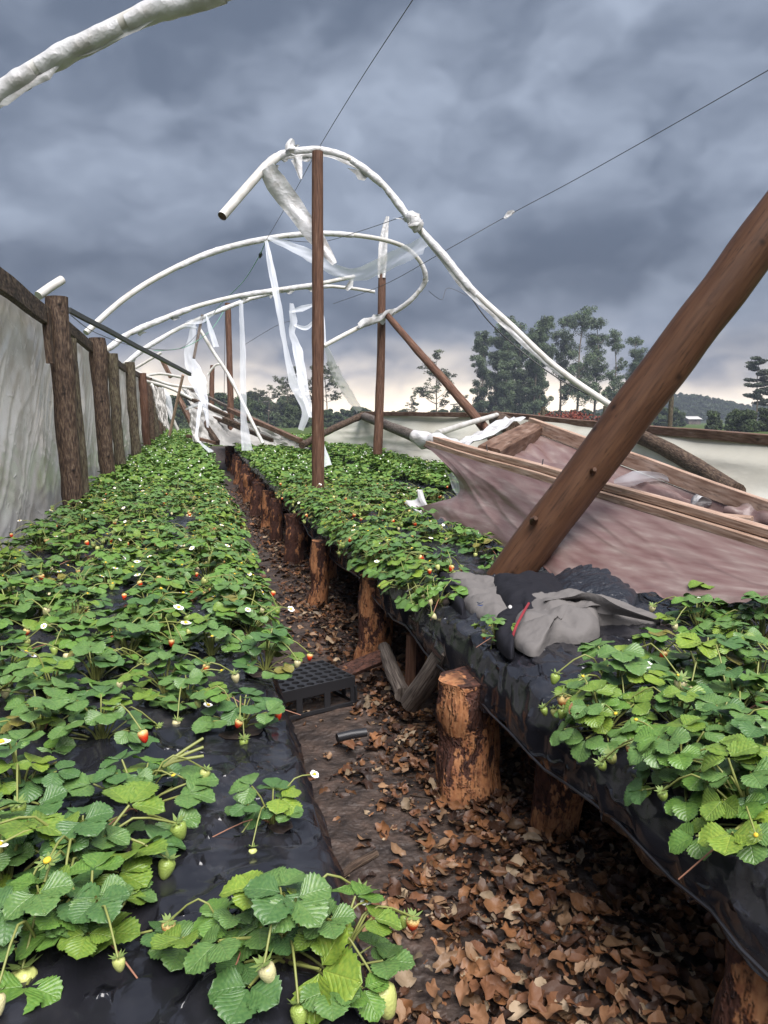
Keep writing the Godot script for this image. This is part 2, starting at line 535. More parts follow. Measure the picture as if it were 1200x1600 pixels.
# ---------------------------------------------------------------- sky
func sky_picture(k: float) -> ImageTexture:
	var w := 2048
	var h := 1024
	var im := Image.create(w, h, false, Image.FORMAT_RGBF)
	var a := FastNoiseLite.new()
	a.seed = 3
	a.frequency = 1.0
	a.fractal_octaves = 5
	a.fractal_gain = 0.52
	a.noise_type = FastNoiseLite.TYPE_SIMPLEX_SMOOTH
	var low := Color(.3, .27, .26)
	im.fill(Color(low.r / k, low.g / k, low.b / k))
	for y in h / 2 + 2:
		var el := (0.5 - (y + 0.5) / h) * PI
		var se := sin(el)
		var ce := cos(el)
		var deg := rad_to_deg(el)
		for x in w:
			var az := (x + 0.5) / w * TAU
			if az > PI: az -= TAU
			var q := Vector3(sin(az) * ce, se * 1.7, -cos(az) * ce)
			var warp := Vector3(a.get_noise_3dv(q * 2.6), a.get_noise_3dv(q * 2.6 + Vector3(5, 9, 2)), a.get_noise_3dv(q * 2.6 + Vector3(1, 4, 8)))
			var big := a.get_noise_3dv(q * 2.1 + warp * 0.25 + Vector3(2.3, 0, 1.0))
			var mid := a.get_noise_3dv(q * 5.2 + warp * 0.8)
			var t := 0.46 + 0.72 * big + 0.36 * mid
			t = clampf(t, 0.0, 1.0)
			t = t * t * (3 - 2 * t)
			var dark := Vector3(.15, .19, .268)
			var light := Vector3(.43, .5, .63)
			var c := dark.lerp(light, t)
			# dark belly of the deck some way up, thinner air below it
			c *= 1.0 - 0.2 * exp(-pow((deg - 9.0) / 4.0, 2))
			c = c.lerp(Vector3(.62, .61, .64), 0.8 * exp(-pow(maxf(deg, 0.0) / 4.4, 2)) * clampf(0.75 + 0.9 * mid, 0.1, 1.0))
			var d := rad_to_deg(az) - 16.0
			var glow := exp(-pow(maxf(deg, 0.0) / (2.7 + 1.6 * mid), 2)) * (0.4 + 0.6 * exp(-d * d / 1600.0))
			c = c.lerp(Vector3(2.3, 1.9, 1.35), clampf(glow * 0.95, 0, 1))
			c *= 1.0 + 0.25 * smoothstep(22.0, 60.0, deg)
			im.set_pixel(x, y, Color(c.x / k, c.y / k, c.z / k))
	return ImageTexture.create_from_image(im)

# ---------------------------------------------------------------- strawberry plants
func leaflet(v: PackedVector3Array, uv: PackedVector2Array, ix: PackedInt32Array, xf: Transform3D, l: float, w: float, fold: float, droop: float, sd: float, nr := 16, nc := 3) -> void:
	var m := v.size()
	for i in nr + 1:
		var t := float(i) / nr
		var prof := pow(maxf(sin(PI * pow(minf(t + 0.02, 1.0), 1.12)), 0.0), 0.5)
		for j in range(-nc, nc + 1):
			var s := float(j) / nc
			var tooth := 1.0
			var ahead := 0.0
			if absi(j) == nc and nr > 8 and t > 0.12:
				tooth = 1.07 if i % 2 == 0 else 0.93
				ahead = 0.02 if i % 2 == 0 else -0.005
			var hw := w * 0.5 * prof * s * tooth
			var x := l * (t + ahead + 0.07 * absf(s) * (1 - t))
			var y := fold * absf(hw) * 1.0 - droop * l * t * t + l * 0.035 * sin(t * 8.0 + s * 3.0 + sd) * absf(s) - 0.35 * droop * absf(s) * hw * hw / w
			v.append(xf * Vector3(x, y, hw))
			uv.append(Vector2(0.5 + 0.5 * s, t))
	var c := 2 * nc + 1
	for i in nr:
		for j in 2 * nc:
			var p := m + i * c + j
			ix.append_array([p, p + c, p + c + 1, p, p + c + 1, p + 1])

# one three-part leaf on its stalk, growing from the crown of the plant towards +x
func leaf_mesh(r: float, h: float, size: float, pitch: float, sd: float, coarse := false, into_leaf: Array = [], xf := Transform3D()) -> ArrayMesh:
	var v := PackedVector3Array()
	var uv := PackedVector2Array()
	var ix := PackedInt32Array()
	if into_leaf.size():
		v = into_leaf[0]
		uv = into_leaf[1]
		ix = into_leaf[2]
	var e := Vector3(r, h, 0)
	var frame := Basis(Vector3(0, 0, 1), -pitch)
	for k in 3:
		var a: float = [0.0, 1.25, -1.25][k] + 0.12 * sin(sd * (k + 3))
		var sc: float = [1.0, 0.9, 0.93][k]
		var b := frame * Basis(Vector3.UP, a) * Basis(Vector3(1, 0, 0), 0.25 * sin(sd * 2.3 + k * 1.7)) * Basis(Vector3(0, 0, 1), 0.12 + 0.18 * sin(sd * 1.3 + k * 2.1))
		leaflet(v, uv, ix, xf * Transform3D(b, e + b.x * 0.004), size * sc, size * sc * 1.06, 0.16 + 0.16 * sin(sd + k), 0.16 + 0.14 * sin(sd * 1.9 + k), sd + k, 6 if coarse else 16, 1 if coarse else 3)
	if into_leaf.size():
		into_leaf[0] = v
		into_leaf[1] = uv
		into_leaf[2] = ix
		return null
	var out := mk(v, uv, ix)
	tube(spline([Vector3(0.004, 0, 0), Vector3(r * 0.35, h * 0.62, 0), e], 5), [0.0028, 0.0019], 5, 0.0, 1.0, false, out)
	out.surface_set_material(1, M.stem)
	return out

func berry_node(kind: int, size: float) -> Node3D:
	var prof := [[0.0, 0.0], [0.38, 0.03], [0.5, 0.16], [0.48, 0.4], [0.36, 0.68], [0.2, 0.88], [0.0, 0.98]]
	var v := PackedVector3Array()
	var uv := PackedVector2Array()
	var ix := PackedInt32Array()
	var ns := 14
	for i in prof.size():
		for s in ns + 1:
			var a := TAU * (s % ns) / ns
			var rr: float = prof[i][0] * size * (1 + 0.07 * sin(a * 2 + kind))
			v.append(Vector3(cos(a) * rr, -prof[i][1] * size * 1.25, sin(a) * rr))
			uv.append(Vector2(float(s) / ns, float(i) / (prof.size() - 1)))
	for i in prof.size() - 1:
		for s in ns:
			var p := i * (ns + 1) + s
			ix.append_array([p, p + 1, p + ns + 2, p, p + ns + 2, p + ns + 1])
	var o := MeshInstance3D.new()
	o.name = "berry"
	o.mesh = mk(v, uv, ix)
	o.mesh.surface_set_material(0, M.berry[kind])
	var cv := PackedVector3Array()
	var ci := PackedInt32Array()
	for k in 9:
		var a := TAU * k / 9 + 0.2 * sin(k * 5.0)
		var d := Vector3(cos(a), 0, sin(a))
		var s := Vector3(-sin(a), 0, cos(a))
		var m := cv.size()
		cv.append_array([d * 0.04 * size, d * size * 0.38 + s * size * 0.13 + Vector3.UP * 0.02 * size, d * size * 0.38 - s * size * 0.13 + Vector3.UP * 0.02 * size, d * size * (0.75 + 0.1 * sin(k * 3.0)) + Vector3.UP * size * (0.18 + 0.12 * sin(k * 2.0))])
		ci.append_array([m, m + 1, m + 2, m + 1, m + 3, m + 2])
	var c := MeshInstance3D.new()
	c.name = "calyx"
	c.mesh = mk(cv, PackedVector2Array(), ci)
	c.mesh.surface_set_material(0, M.sepal)
	c.position.y = 0.003
	o.add_child(c, true)
	return o

func flower_node(size: float, petals := true) -> Node3D:
	var v := PackedVector3Array()
	var ix := PackedInt32Array()
	for k in 5 if petals else 10:
		var a := TAU * k / (5.0 if petals else 10.0)
		var d := Vector3(cos(a), 0, sin(a))
		var s := Vector3(-sin(a), 0, cos(a))
		var m := v.size()
		var wide := 0.36 if petals else 0.1
		v.append(d * 0.12 * size)
		for q in 7:
			var b := lerpf(-1.0, 1.0, q / 6.0)
			v.append(d * size * (0.38 + 0.3 * cos(b * 1.5) * (1.0 if petals else 1.3)) + s * size * wide * sin(b * 1.57) + Vector3.UP * size * 0.08 * (1 - b * b))
		for q in 6: ix.append_array([m, m + q + 1, m + q + 2])
	var o := MeshInstance3D.new()
	o.name = "flower"
	o.mesh = mk(v, PackedVector2Array(), ix)
	o.mesh.surface_set_material(0, M.petal if petals else M.sepal)
	var c := MeshInstance3D.new()
	c.name = "flower_centre"
	var sm := SphereMesh.new()
	sm.radius = size * 0.24
	sm.height = size * 0.32
	sm.radial_segments = 10
	sm.rings = 5
	sm.material = M.pollen
	c.mesh = sm
	c.position.y = size * 0.1
	o.add_child(c, true)
	return o

var leaf_kinds := []
var low_kinds := []
var berries := []
var flowers := []

func stalk_to(parent: Node3D, to: Vector3, mat_: Material, lift := 0.05) -> void:
	var mid := to * 0.45
	mid.y = maxf(to.y, 0.0) * 0.6 + lift
	part(parent, "stalk", tube(spline([Vector3(0, 0.005, 0), mid, to], 7), [0.0024, 0.0016], 5, 0.0, 1.0, false), mat_, true)

func fruit(parent: Node3D, at: Vector3, kind: int, size: float, lift := 0.05) -> void:
	stalk_to(parent, at, M.stem, lift)
	var b: Node3D = berries[kind].duplicate()
	b.name = "berry"
	b.position = at
	b.scale = Vector3.ONE * size / 0.03
	b.rotation = Vector3(rf(-0.4, 0.4), rf(0, TAU), rf(-0.4, 0.4))
	parent.add_child(b, true)

func blossom(parent: Node3D, at: Vector3, kind := 0, size := 0.027) -> void:
	stalk_to(parent, at, M.stem, 0.04)
	var b: Node3D = flowers[kind].duplicate()
	b.name = "flower"
	b.position = at
	b.scale = Vector3.ONE * size / 0.027
	b.rotation = Vector3(rf(-0.2, 0.7), rf(0, TAU), rf(-0.4, 0.4))
	parent.add_child(b, true)

func make_plant(leaves: int, nb: int, nf: int, spread := 1.0, lush := 1.0, deep := 0.0) -> Node3D:
	var o := Node3D.new()
	var az := rf(0, TAU)
	for k in leaves:
		az += 2.4 + rf(-0.4, 0.4)
		var kind: int = rng.randi_range(0, 5) if k < leaves * 0.45 else rng.randi_range(6, 15)
		var l := MeshInstance3D.new()
		l.name = "leaf"
		l.mesh = leaf_kinds[kind]
		var q := rng.randf()
		l.set_surface_override_material(0, M.leaf[0 if q < 0.4 else 1 if q < 0.5 + deep else 3 if q < 0.8 else 2 if q < 0.95 else 4 if q < 0.985 else 5])
		l.rotation = Vector3(rf(-0.15, 0.15), az, rf(-0.2, 0.15))
		var s := rf(0.75, 1.15) * minf(lush, 1.0)
		l.scale = Vector3(s * spread, s, s * spread) if spread < 1.0 else Vector3(s, s, s)
		o.add_child(l, true)
	var hv := PackedVector3Array([Vector3(0, 0.012, 0)])
	var hi := PackedInt32Array()
	for k in 14:
		var a := TAU * k / 14
		hv.append(Vector3(cos(a), 0, sin(a)) * rf(0.045, 0.075) + Vector3(0, 0.006, 0))
		hi.append_array([0, k + 1, (k + 1) % 14 + 1])
	part(o, "planting_hole", mk(hv, PackedVector2Array(), hi), M.soil, true)
	for k in nb:
		var a := rf(0, TAU)
		var r := rf(0.1, 0.17) * spread
		fruit(o, Vector3(cos(a) * r, rf(0.02, 0.09), sin(a) * r), rng.randi_range(0, 2) if rng.randf() < 0.88 else 3, rf(0.017, 0.025), 0.07)
	for k in nf:
		var a := rf(0, TAU)
		var r := rf(0.05, 0.13) * spread
		blossom(o, Vector3(cos(a) * r, rf(0.08, 0.14), sin(a) * r), 0 if rng.randf() < 0.6 else 1, rf(0.015, 0.021))
	if rng.randf() < 0.5:
		var a := rf(0, TAU)
		part(o, "dead_stem", tube(spline([Vector3(0, 0.01, 0), Vector3(cos(a) * 0.07, 0.05, sin(a) * 0.07), Vector3(cos(a + 0.4) * 0.17, 0.012, sin(a + 0.4) * 0.17)], 7), [0.002, 0.0013], 5, 0.0, 1.0, false), M.runner, true)
	return o

# a far plant: one mesh, each leaf a few faces
func low_plant(leaves: int) -> ArrayMesh:
	var out := ArrayMesh.new()
	for half in 2:
		var bag := [PackedVector3Array(), PackedVector2Array(), PackedInt32Array()]
		var az := rf(0, TAU)
		for k in leaves:
			az += 2.4 + rf(-0.4, 0.4)
			leaf_mesh(rf(0.03, 0.14), rf(0.05, 0.13), rf(0.042, 0.056), rf(-0.3, 0.5), rf(0, 9), true, bag, Transform3D(Basis(Vector3.UP, az), Vector3.ZERO))
		mk(bag[0], bag[1], bag[2], PackedColorArray(), out)
		out.surface_set_material(half, M.leaf[3 if half == 0 else 2])
	var v := PackedVector3Array()
	var ix := PackedInt32Array()
	for k in 2:
		var p := Vector3(rf(-0.13, 0.13), rf(0.08, 0.14), rf(-0.13, 0.13))
		var r := rf(0.01, 0.016)
		var m := v.size()
		v.append_array([p + Vector3(r, 0, 0), p + Vector3(0, 0, r), p + Vector3(-r, 0, 0), p + Vector3(0, 0, -r), p + Vector3(0, r, 0), p - Vector3(0, r, 0)])
		for q in 4: ix.append_array([m + q, m + 4, m + (q + 1) % 4, m + q, m + (q + 1) % 4, m + 5])
	mk(v, PackedVector2Array(), ix, PackedColorArray(), out)
	out.surface_set_material(2, M.petal if rng.randf() < 0.4 else M.berry[0])
	return out

# ---------------------------------------------------------------- ground that rises a little towards the far end
func rise(z: float) -> float:
	return 0.24 * smoothstep(9.0, 26.0, -z)

# ---------------------------------------------------------------- trees
func leaf_cloud(v: PackedVector3Array, c: PackedColorArray, ix: PackedInt32Array, at: Vector3, size: Vector3, n: int, leaf: float, tint: Color) -> void:
	for k in n:
		var d := Vector3(rng.randfn(), rng.randfn(), rng.randfn()).normalized() * pow(rng.randf(), 0.45)
		var p := at + d * size
		var a := Vector3(rf(-1, 1), rf(-1, 1), rf(-1, 1)).normalized() * leaf * rf(0.6, 1.3)
		var b := a.cross(Vector3(rf(-1, 1), rf(-1, 1), rf(-1, 1))).normalized() * leaf * rf(0.25, 0.5)
		var m := v.size()
		v.append_array([p - a, p + b, p + a, p - b])
		var q := rf(0.7, 1.35)
		var col := Color(tint.r * q * rf(0.9, 1.1), tint.g * q, tint.b * q * rf(0.85, 1.15))
		c.append_array([col, col, col, col])
		ix.append_array([m, m + 1, m + 2, m, m + 2, m + 3])

# style: 0 tall gum tree, 1 open round-crowned tree, 2 pine with flat tiers, 3 dense low tree
func tree_mesh(style: int, h: float, sd: int) -> Array:
	var keep := rng.state
	rng.seed = sd
	var wood_ := ArrayMesh.new()
	var v := PackedVector3Array()
	var c := PackedColorArray()
	var ix := PackedInt32Array()
	var lean := Vector3(rf(-0.05, 0.05), 1, rf(-0.05, 0.05)) * h
	var spine := spline([Vector3.ZERO, lean * 0.3 + Vector3(rf(-.3, .3), 0, rf(-.3, .3)), lean * 0.65 + Vector3(rf(-.5, .5), 0, rf(-.5, .5)), lean * 0.96], 14)
	tube(spine, [h * 0.013, h * 0.009, h * 0.006, h * 0.003], 7, 0.05, 0.6, true, wood_)
	var dense := style == 0 and sd < 102
	var nb: int = [32 if dense else 24, 17, 24, 16][style]
	for k in nb:
		var f: float = [rf(0.08 if dense else 0.24, 0.97), rf(0.32, 0.95), lerpf(0.42, 0.97, float(k) / nb), rf(0.12, 0.92)][style]
		var p: Vector3 = spine[mini(int(f * 14), 13)]
		var a := rf(0, TAU)
		var up: float = [rf(0.7, 1.5), rf(0.3, 1.0), rf(0.15, 0.6), rf(0.2, 1.0)][style]
		var ln: float = h * [rf(0.07, 0.15) * (1.25 - 0.6 * f), rf(0.16, 0.34) * (1.15 - 0.6 * f), rf(0.12, 0.24) * (1.3 - 0.85 * f), rf(0.12, 0.26) * (1.2 - 0.7 * f)][style]
		var d := Vector3(cos(a), up, sin(a)).normalized()
		var e := p + d * ln
		tube([p, p + d * ln * 0.5 + Vector3(0, -0.02 * h, 0), e], [h * 0.0042, h * 0.0015], 4, 0.0, 1.0, false, wood_)
		var g := rf(0.75, 1.3)
		var tint: Color = [Color(.095 * g, .126 * g, .074 * g), Color(.075 * g, .085 * g, .05 * g), Color(.06 * g, .072 * g, .05 * g), Color(.07 * g, .095 * g, .045 * g)][style]
		match style:
			0:
				for q in 4:
					var o := Vector3(rf(-1, 1), rf(-0.5, 0.9), rf(-1, 1)) * h * 0.045
					leaf_cloud(v, c, ix, e + o, Vector3(0.04, 0.034, 0.04) * h * rf(0.6, 1.2), 190 if dense else 110, 0.18, tint * rf(0.85, 1.15))
				leaf_cloud(v, c, ix, p.lerp(e, 0.6), Vector3(0.035, 0.05, 0.035) * h, 210 if dense else 70, 0.18, tint)
			1:
				for q in 5:
					var o := Vector3(rf(-1, 1), rf(-0.5, 0.8), rf(-1, 1)) * h * 0.085
					leaf_cloud(v, c, ix, e + o, Vector3(0.055, 0.028, 0.055) * h, 34, 0.22, tint)
			2:
				for q in 3:
					leaf_cloud(v, c, ix, p.lerp(e, 0.5 + 0.25 * q), Vector3(0.065, 0.022, 0.065) * h, 120, 0.2, tint)
			3:
				for q in 4:
					var o := Vector3(rf(-1, 1), rf(-0.6, 0.8), rf(-1, 1)) * h * 0.08
					leaf_cloud(v, c, ix, e + o, Vector3(0.1, 0.08, 0.1) * h, 90, 0.32, tint)
	if style == 0:
		for k in 4: leaf_cloud(v, c, ix, lean * 0.96 + Vector3(rf(-.05, .05), rf(-.04, .03), rf(-.05, .05)) * h, Vector3(0.045, 0.04, 0.045) * h, 70, 0.24, Color(.09, .125, .07))
	rng.state = keep
	return [wood_, mk(v, PackedVector2Array(), ix, c)]

func place_tree(called: String, label: String, group: String, meshes: Array, at: Vector3, turn: float, sc := 1.0) -> void:
	var t := thing(called, label, "tree", at, group)
	t.rotation.y = turn
	t.scale = Vector3.ONE * sc
	part(t, "trunk", meshes[0], M.trunk, true)
	part(t, "crown", meshes[1], M.crown, true)

# ---------------------------------------------------------------- crumpled cloth: a soft pad over a star-shaped outline
func cloth(outline: Array, y0: float, thick: float, fold_dir: Vector2, fold_n: float, fold_h: float, sd: float, tuck := 0.5) -> ArrayMesh:
	var ring: Array = outline.duplicate()
	ring.append(outline[0])
	ring = spline(ring, 120)
	ring.pop_back()
	var mid := Vector3.ZERO
	for p in ring: mid += p
	mid /= ring.size()
	var v := PackedVector3Array()
	var uv := PackedVector2Array()
	var ix := PackedInt32Array()
	var n := ring.size()
	var nr := 30
	for i in nr + 1:
		var f := float(i) / nr
		for k in n:
			var p: Vector3 = mid.lerp(ring[k], f)
			var s := p.x * fold_dir.x + p.z * fold_dir.y + 0.05 * n3(p * 6.0 + Vector3(sd, 0, 0))
			var lift := pow(maxf(1.0 - pow(f, 3.0), 0.0), tuck)
			var wr := absf(sin(s * fold_n + sd)) * fold_h + fold_h * 0.9 * n3(Vector3(p.x * 8, sd, p.z * 8)) - fold_h * 0.5 * absf(n3(Vector3(p.x * 17, sd, p.z * 17)))
			p.y = y0 + thick * lift + wr * (0.25 + 0.75 * lift)
			v.append(p)
			uv.append(Vector2(p.x, p.z) * 4.0)
	for i in nr:
		for k in n:
			var a := i * n + k
			var b := i * n + (k + 1) % n
			ix.append_array([a, b, b + n, a, b + n, a + n])
	# a rim down to what it lies on
	var m := v.size()
	for k in n:
		v.append(v[nr * n + k])
		var q := v[nr * n + k]
		v.append(Vector3(q.x, q.y - 0.018, q.z))
		uv.append_array([Vector2(q.x, q.z) * 4.0, Vector2(q.x, q.z + 0.02) * 4.0])
	for k in n:
		var a := m + 2 * k
		var b := m + 2 * ((k + 1) % n)
		ix.append_array([a, b, b + 1, a, b + 1, a + 1])
	return mk(v, uv, ix)

# ---------------------------------------------------------------- raised beds
func bed_profile(x0: float, x1: float, hem0: float, hem1: float) -> Array:
	return [Vector2(x0 - 0.035, hem0), Vector2(x0 - 0.03, 0.42), Vector2(x0 + 0.005, 0.485), Vector2(x0 + 0.09, 0.505), Vector2((x0 + x1) / 2, 0.525), Vector2(x1 - 0.09, 0.505), Vector2(x1 - 0.005, 0.485), Vector2(x1 + 0.03, 0.42), Vector2(x1 + 0.035, hem1)]

func make_bed(label: String, x0: float, x1: float, z0: float, z1: float, hem0: float, hem1: float) -> Node3D:
	var t := thing("strawberry_bed", label, "raised bed", Vector3((x0 + x1) / 2, 0, z0), "raised beds under black plastic")
	var prof := bed_profile(x0, x1, hem0, hem1)
	var cum := [0.0]
	for k in range(1, prof.size()): cum.append(cum[k - 1] + (prof[k] - prof[k - 1]).length())
	var total: float = cum[cum.size() - 1]
	var at_u := func(u: float) -> Vector2:
		for k in range(1, prof.size()):
			if u * total <= cum[k] + 1e-5:
				return (prof[k - 1] as Vector2).lerp(prof[k], clampf((u * total - cum[k - 1]) / (cum[k] - cum[k - 1]), 0, 1))
		return prof[prof.size() - 1]
	var n := int(absf(z1 - z0) / 0.033)
	var f := func(u: float, v: float) -> Vector3:
		# rows crowd towards the near end
		var z := lerpf(z0, z1, pow(v, 1.5))
		var p: Vector2 = at_u.call(u)
		var edge := smoothstep(0.18, 0.0, minf(p.x - x0 + 0.04, x1 + 0.04 - p.x))
		var q := Vector3(p.x, p.y, z)
		var folds := absf(n3(Vector3(3.0, p.y * 0.8, z * 5.0))) + 0.5 * pow(1.0 - absf(n3(Vector3(7.0, p.y * 2.2, z * 4.0 + p.y * 5.0))), 8.0)
		var soft := n3(Vector3(p.x * 3.2, 3.0, z * 2.2))
		var fine := pow(1.0 - absf(n3(Vector3(p.x * 7.0 + soft * 3.0, 8.0, z * 1.3 + soft))), 9.0) + 0.7 * pow(1.0 - absf(n3(Vector3(p.x * 4.0 - z * 1.5, 2.0, z * 2.6 + p.x * 2.0 + p.y * 3.0))), 10.0)
		q.y += rise(z) + soft * 0.01 * (1 - edge) + fine * 0.013 - 0.012 * edge * folds
		q.x += (0.022 * folds - 0.008) * edge * (-1.0 if p.x < (x0 + x1) / 2 else 1.0)
		if u < 0.001 or u > 0.999:
			q.y += 0.05 * smoothstep(-1.5, -1.0, z) + 0.035 * n3(Vector3(1.0, 5.0, z * 1.4)) + 0.02 * n3(Vector3(4.0, 5.0, z * 5.0))
		return q
	part(t, "plastic_cover", sheet(96, n, f), M.mulch)
	var core := func(u: float, v: float) -> Vector3:
		var z := lerpf(z0 - 0.05, z1, v)
		var c: Array = [[x0 + 0.01, 0.46], [x0 + 0.01, 0.375], [x1 - 0.01, 0.375], [x1 - 0.01, 0.46], [x0 + 0.01, 0.46]]
		var k := mini(int(u * 4.0 + 0.001), 3)
		var e := u * 4.0 - k
		return Vector3(lerpf(c[k][0], c[k + 1][0], e), lerpf(c[k][1], c[k + 1][1], e) + rise(z), z)
	part(t, "soil_fill", sheet(4, 60, core), M.soil)
	return t

func _ready() -> void:
	rng.seed = 20240517
	fn.seed = 4
	fn.noise_type = FastNoiseLite.TYPE_SIMPLEX_SMOOTH
	fn.fractal_type = FastNoiseLite.FRACTAL_NONE
	fn.frequency = 1.0
	var exposure := 5.1
	var cam := Camera3D.new()
	cam.name = "camera"
	cam.position = Vector3(0, 1.2, 0)
	cam.look_at_from_position(Vector3(0, 1.2, 0), Vector3(0.23494, 1.08196, -0.96482))
	cam.fov = 67.248
	cam.near = 0.05
	cam.far = 4000
	add_child(cam)
	var we := WorldEnvironment.new()
	we.name = "surroundings"
	var env := Environment.new()
	env.background_mode = Environment.BG_SKY
	var psm := PanoramaSkyMaterial.new()
	psm.panorama = sky_picture(exposure)
	env.sky = Sky.new()
	env.sky.sky_material = psm
	env.tonemap_mode = Environment.TONE_MAPPER_LINEAR
	env.tonemap_exposure = exposure
	env.sdfgi_enabled = true
	env.ssao_enabled = true
	env.ssil_enabled = true
	env.fog_enabled = true
	env.fog_density = 0.00055
	env.fog_light_color = Color(0.86, 0.9, 1.0)
	we.environment = env
	add_child(we)
	var sun := DirectionalLight3D.new()
	sun.name = "veiled_sun"
	sun.light_energy = 0.5
	sun.light_color = Color(1.0, 0.98, 0.97)
	sun.light_angular_distance = 50
	sun.shadow_enabled = true
	add_child(sun)
	sun.look_at_from_position(Vector3(0.6, 8.0, 5.0), Vector3.ZERO)
	materials()

	# ------------------------------------------------------------ setting
	struct("ground", sheet(2, 2, func(u, v): return Vector3(lerpf(-700, 700, u), -0.012, lerpf(500, -900, v))), M.field)
	var soil := struct("soil_path", sheet(110, 300, func(u, v):
		var x := lerpf(-1.6, 6.0, u)
		var z := lerpf(1.5, -34.0, pow(v, 1.6))
		var y := rise(z) * smoothstep(34.0, 29.0, -z) + 0.012 * n3(Vector3(x * 2.5, 0, z * 2.5)) + 0.007 * n3(Vector3(x * 9, 2, z * 9)) + 0.004 * n3(Vector3(x * 24, 2, z * 24))
		return Vector3(x, y + 0.01, z)), M.soil)

	# ------------------------------------------------------------ beds
	make_bed("long raised bed under black plastic on the left, beside the milky plastic wall", -0.92, 0.19, -0.72, -30.0, 0.02, 0.02)
	var rb := make_bed("long raised bed on stumps with a black plastic hem hanging over the path", 0.86, 1.94, -0.25, -27.0, 0.345, 0.3)
	make_bed("raised bed behind the gap, farthest right, running under the fallen plastic", 2.4, 3.4, -1.5, -22.0, 0.2, 0.2)
	var hemline := []
	for k in 120:
		var z := lerpf(-0.3, -26.0, pow(k / 119.0, 1.6))
		hemline.append(Vector3(0.822 - 0.02 * absf(n3(Vector3(1.6, 0.6, z * 7.0))), 0.35 + rise(z) + 0.05 * smoothstep(-1.5, -1.0, z) + 0.03 * n3(Vector3(1.0, 5.0, z * 1.4)), z))
	part(rb, "hem_fold", tube(hemline, 0.0035, 6, 0.2, 20.0), M.hem)
	# where two lengths of the cover meet the film is bunched and hangs down
	part(rb, "loose_edge", ribbon([Vector3(0.816, 0.386, -4.283), Vector3(0.840, 0.384, -3.448), Vector3(0.823, 0.401, -2.759), Vector3(0.792, 0.404, -2.425)], [0.03, 0.06, 0.06, 0.04], Vector3(0.2, 1, 0), 40, 0.2, 0.12), M.mulch)

	# stumps that carry the bed along the path
	var sl := ["thick orange-brown log stump nearest the camera at the bottom right", "broad split stump with pale orange face and dark peeling bark", "thick reddish stump behind the leaning grey logs", "slim reddish stump standing beside the dark soil of the path", "wide brown stump in the middle of the row along the path", "narrow stump just behind the wide brown one along the path"]
	var sp := [[0.905, -0.99, 0.1, 0.0], [0.785, -2.22, 0.098, 0.025], [0.83, -3.66, 0.09, 0.0], [0.735, -4.86, 0.06, 0.0], [0.75, -6.35, 0.085, 0.02], [0.73, -7.6, 0.06, 0.02]]
	for k in 12: sp.append([0.74 + 0.03 * sin(k * 4.0), -8.5 - k * 0.95 - 0.2 * sin(k * 2.0), 0.075 + 0.02 * sin(k * 7.0), 0.02 * sin(k * 3.0)])
	for s in [[0.99, -1.95, 0.07, 0.0], [1.13, -2.32, 0.075, 0.02], [0.97, -3.3, 0.05, 0.0], [0.93, -5.6, 0.06, 0.0], [0.93, -7.0, 0.07, 0.0], [1.75, -1.6, 0.08, 0.0], [1.72, -2.9, 0.07, 0.0], [1.78, -4.4, 0.08, 0.0]]: sp.append(s)
	for k in sp.size():
		var s: Array = sp[k]
		var y := rise(s[1])
		var pts := []
		var inner := k > 17
		var top: float = 0.43 + y if inner or k > 1 else 0.4 if k == 1 else 0.372
		for q in 15:
			var f := q / 14.0
			pts.append(Vector3(s[0] + s[3] * (1 - f) + 0.006 * n3(Vector3(k, f * 3, 0)) + (0.035 if k == 1 else 0.03) * f, lerpf(-0.03 + y, top, f), s[1] + 0.01 * n3(Vector3(k, 7, f * 3))))
		var label: String = sl[k] if k < sl.size() else ("reddish stump in the far half of the row along the path, %s from the camera" % ordinal(k + 1) if not inner else ["dark stump in the shade right behind the split orange-faced stump", "dark stump deep under the bed behind the split stump", "slim dark stump behind the thick reddish one", "dark stump behind the slim reddish one", "dark stump behind the wide brown one", "back stump under the gap side, nearest the camera", "back stump under the gap side below the jacket", "back stump under the gap side behind the jacket"][k - 18])
		single("log_stump", label, "stump", tube(pts, [s[2] * 1.1, s[2] * 1.02, s[2] * 0.97, s[2] * 0.95, s[2] * 0.94], 36, 0.16, 4.5), M.bark if k < 3 or k % 3 == 0 else M.bark2, "stumps along the path" if k < 18 else "stumps under the bed")

	# timber and tools on the path
	single("wooden_stake", "thin square brown stake standing upright between the grey logs", "stake", timber(Vector3(0.822, -0.02, -2.93), Vector3(0.83, 0.335, -2.93), 0.034, 0.03, Vector3(0.3, 0, 1)), M.post)
	single("leaning_log", "grey weathered log leaning left of the square stake", "log", tube(spline([Vector3(0.817, 0.160, -3.353), Vector3(0.789, 0.143, -3.099), Vector3(0.783, 0.105, -2.888)], 8), [0.03, 0.034], 14, 0.1, 9.0), M.grey)
	single("leaning_log", "round smooth log leaning against the big stump, right of the stake", "log", tube(spline([Vector3(0.781, 0.115, -2.766), Vector3(0.812, 0.244, -2.650), Vector3(0.854, 0.387, -2.543)], 8), [0.042, 0.042], 16, 0.06, 9.0), M.grey)
	single("bark_slab", "dark red slab of bark lying in front of the thick reddish stump", "wood slab", timber(Vector3(0.586, 0.108, -3.196), Vector3(0.787, 0.155, -3.256), 0.07, 0.022, Vector3(0.1, 1, 0.5)), M.bark2)
	single("dark_stick", "dark stick lying in the leaves at the edge of the near plastic", "stick", tube(spline([Vector3(0.292, 0.105, -1.702), Vector3(0.348, 0.107, -1.751), Vector3(0.415, 0.110, -1.787)], 8), [0.009, 0.011], 8, 0.2, 20.0), M.old)
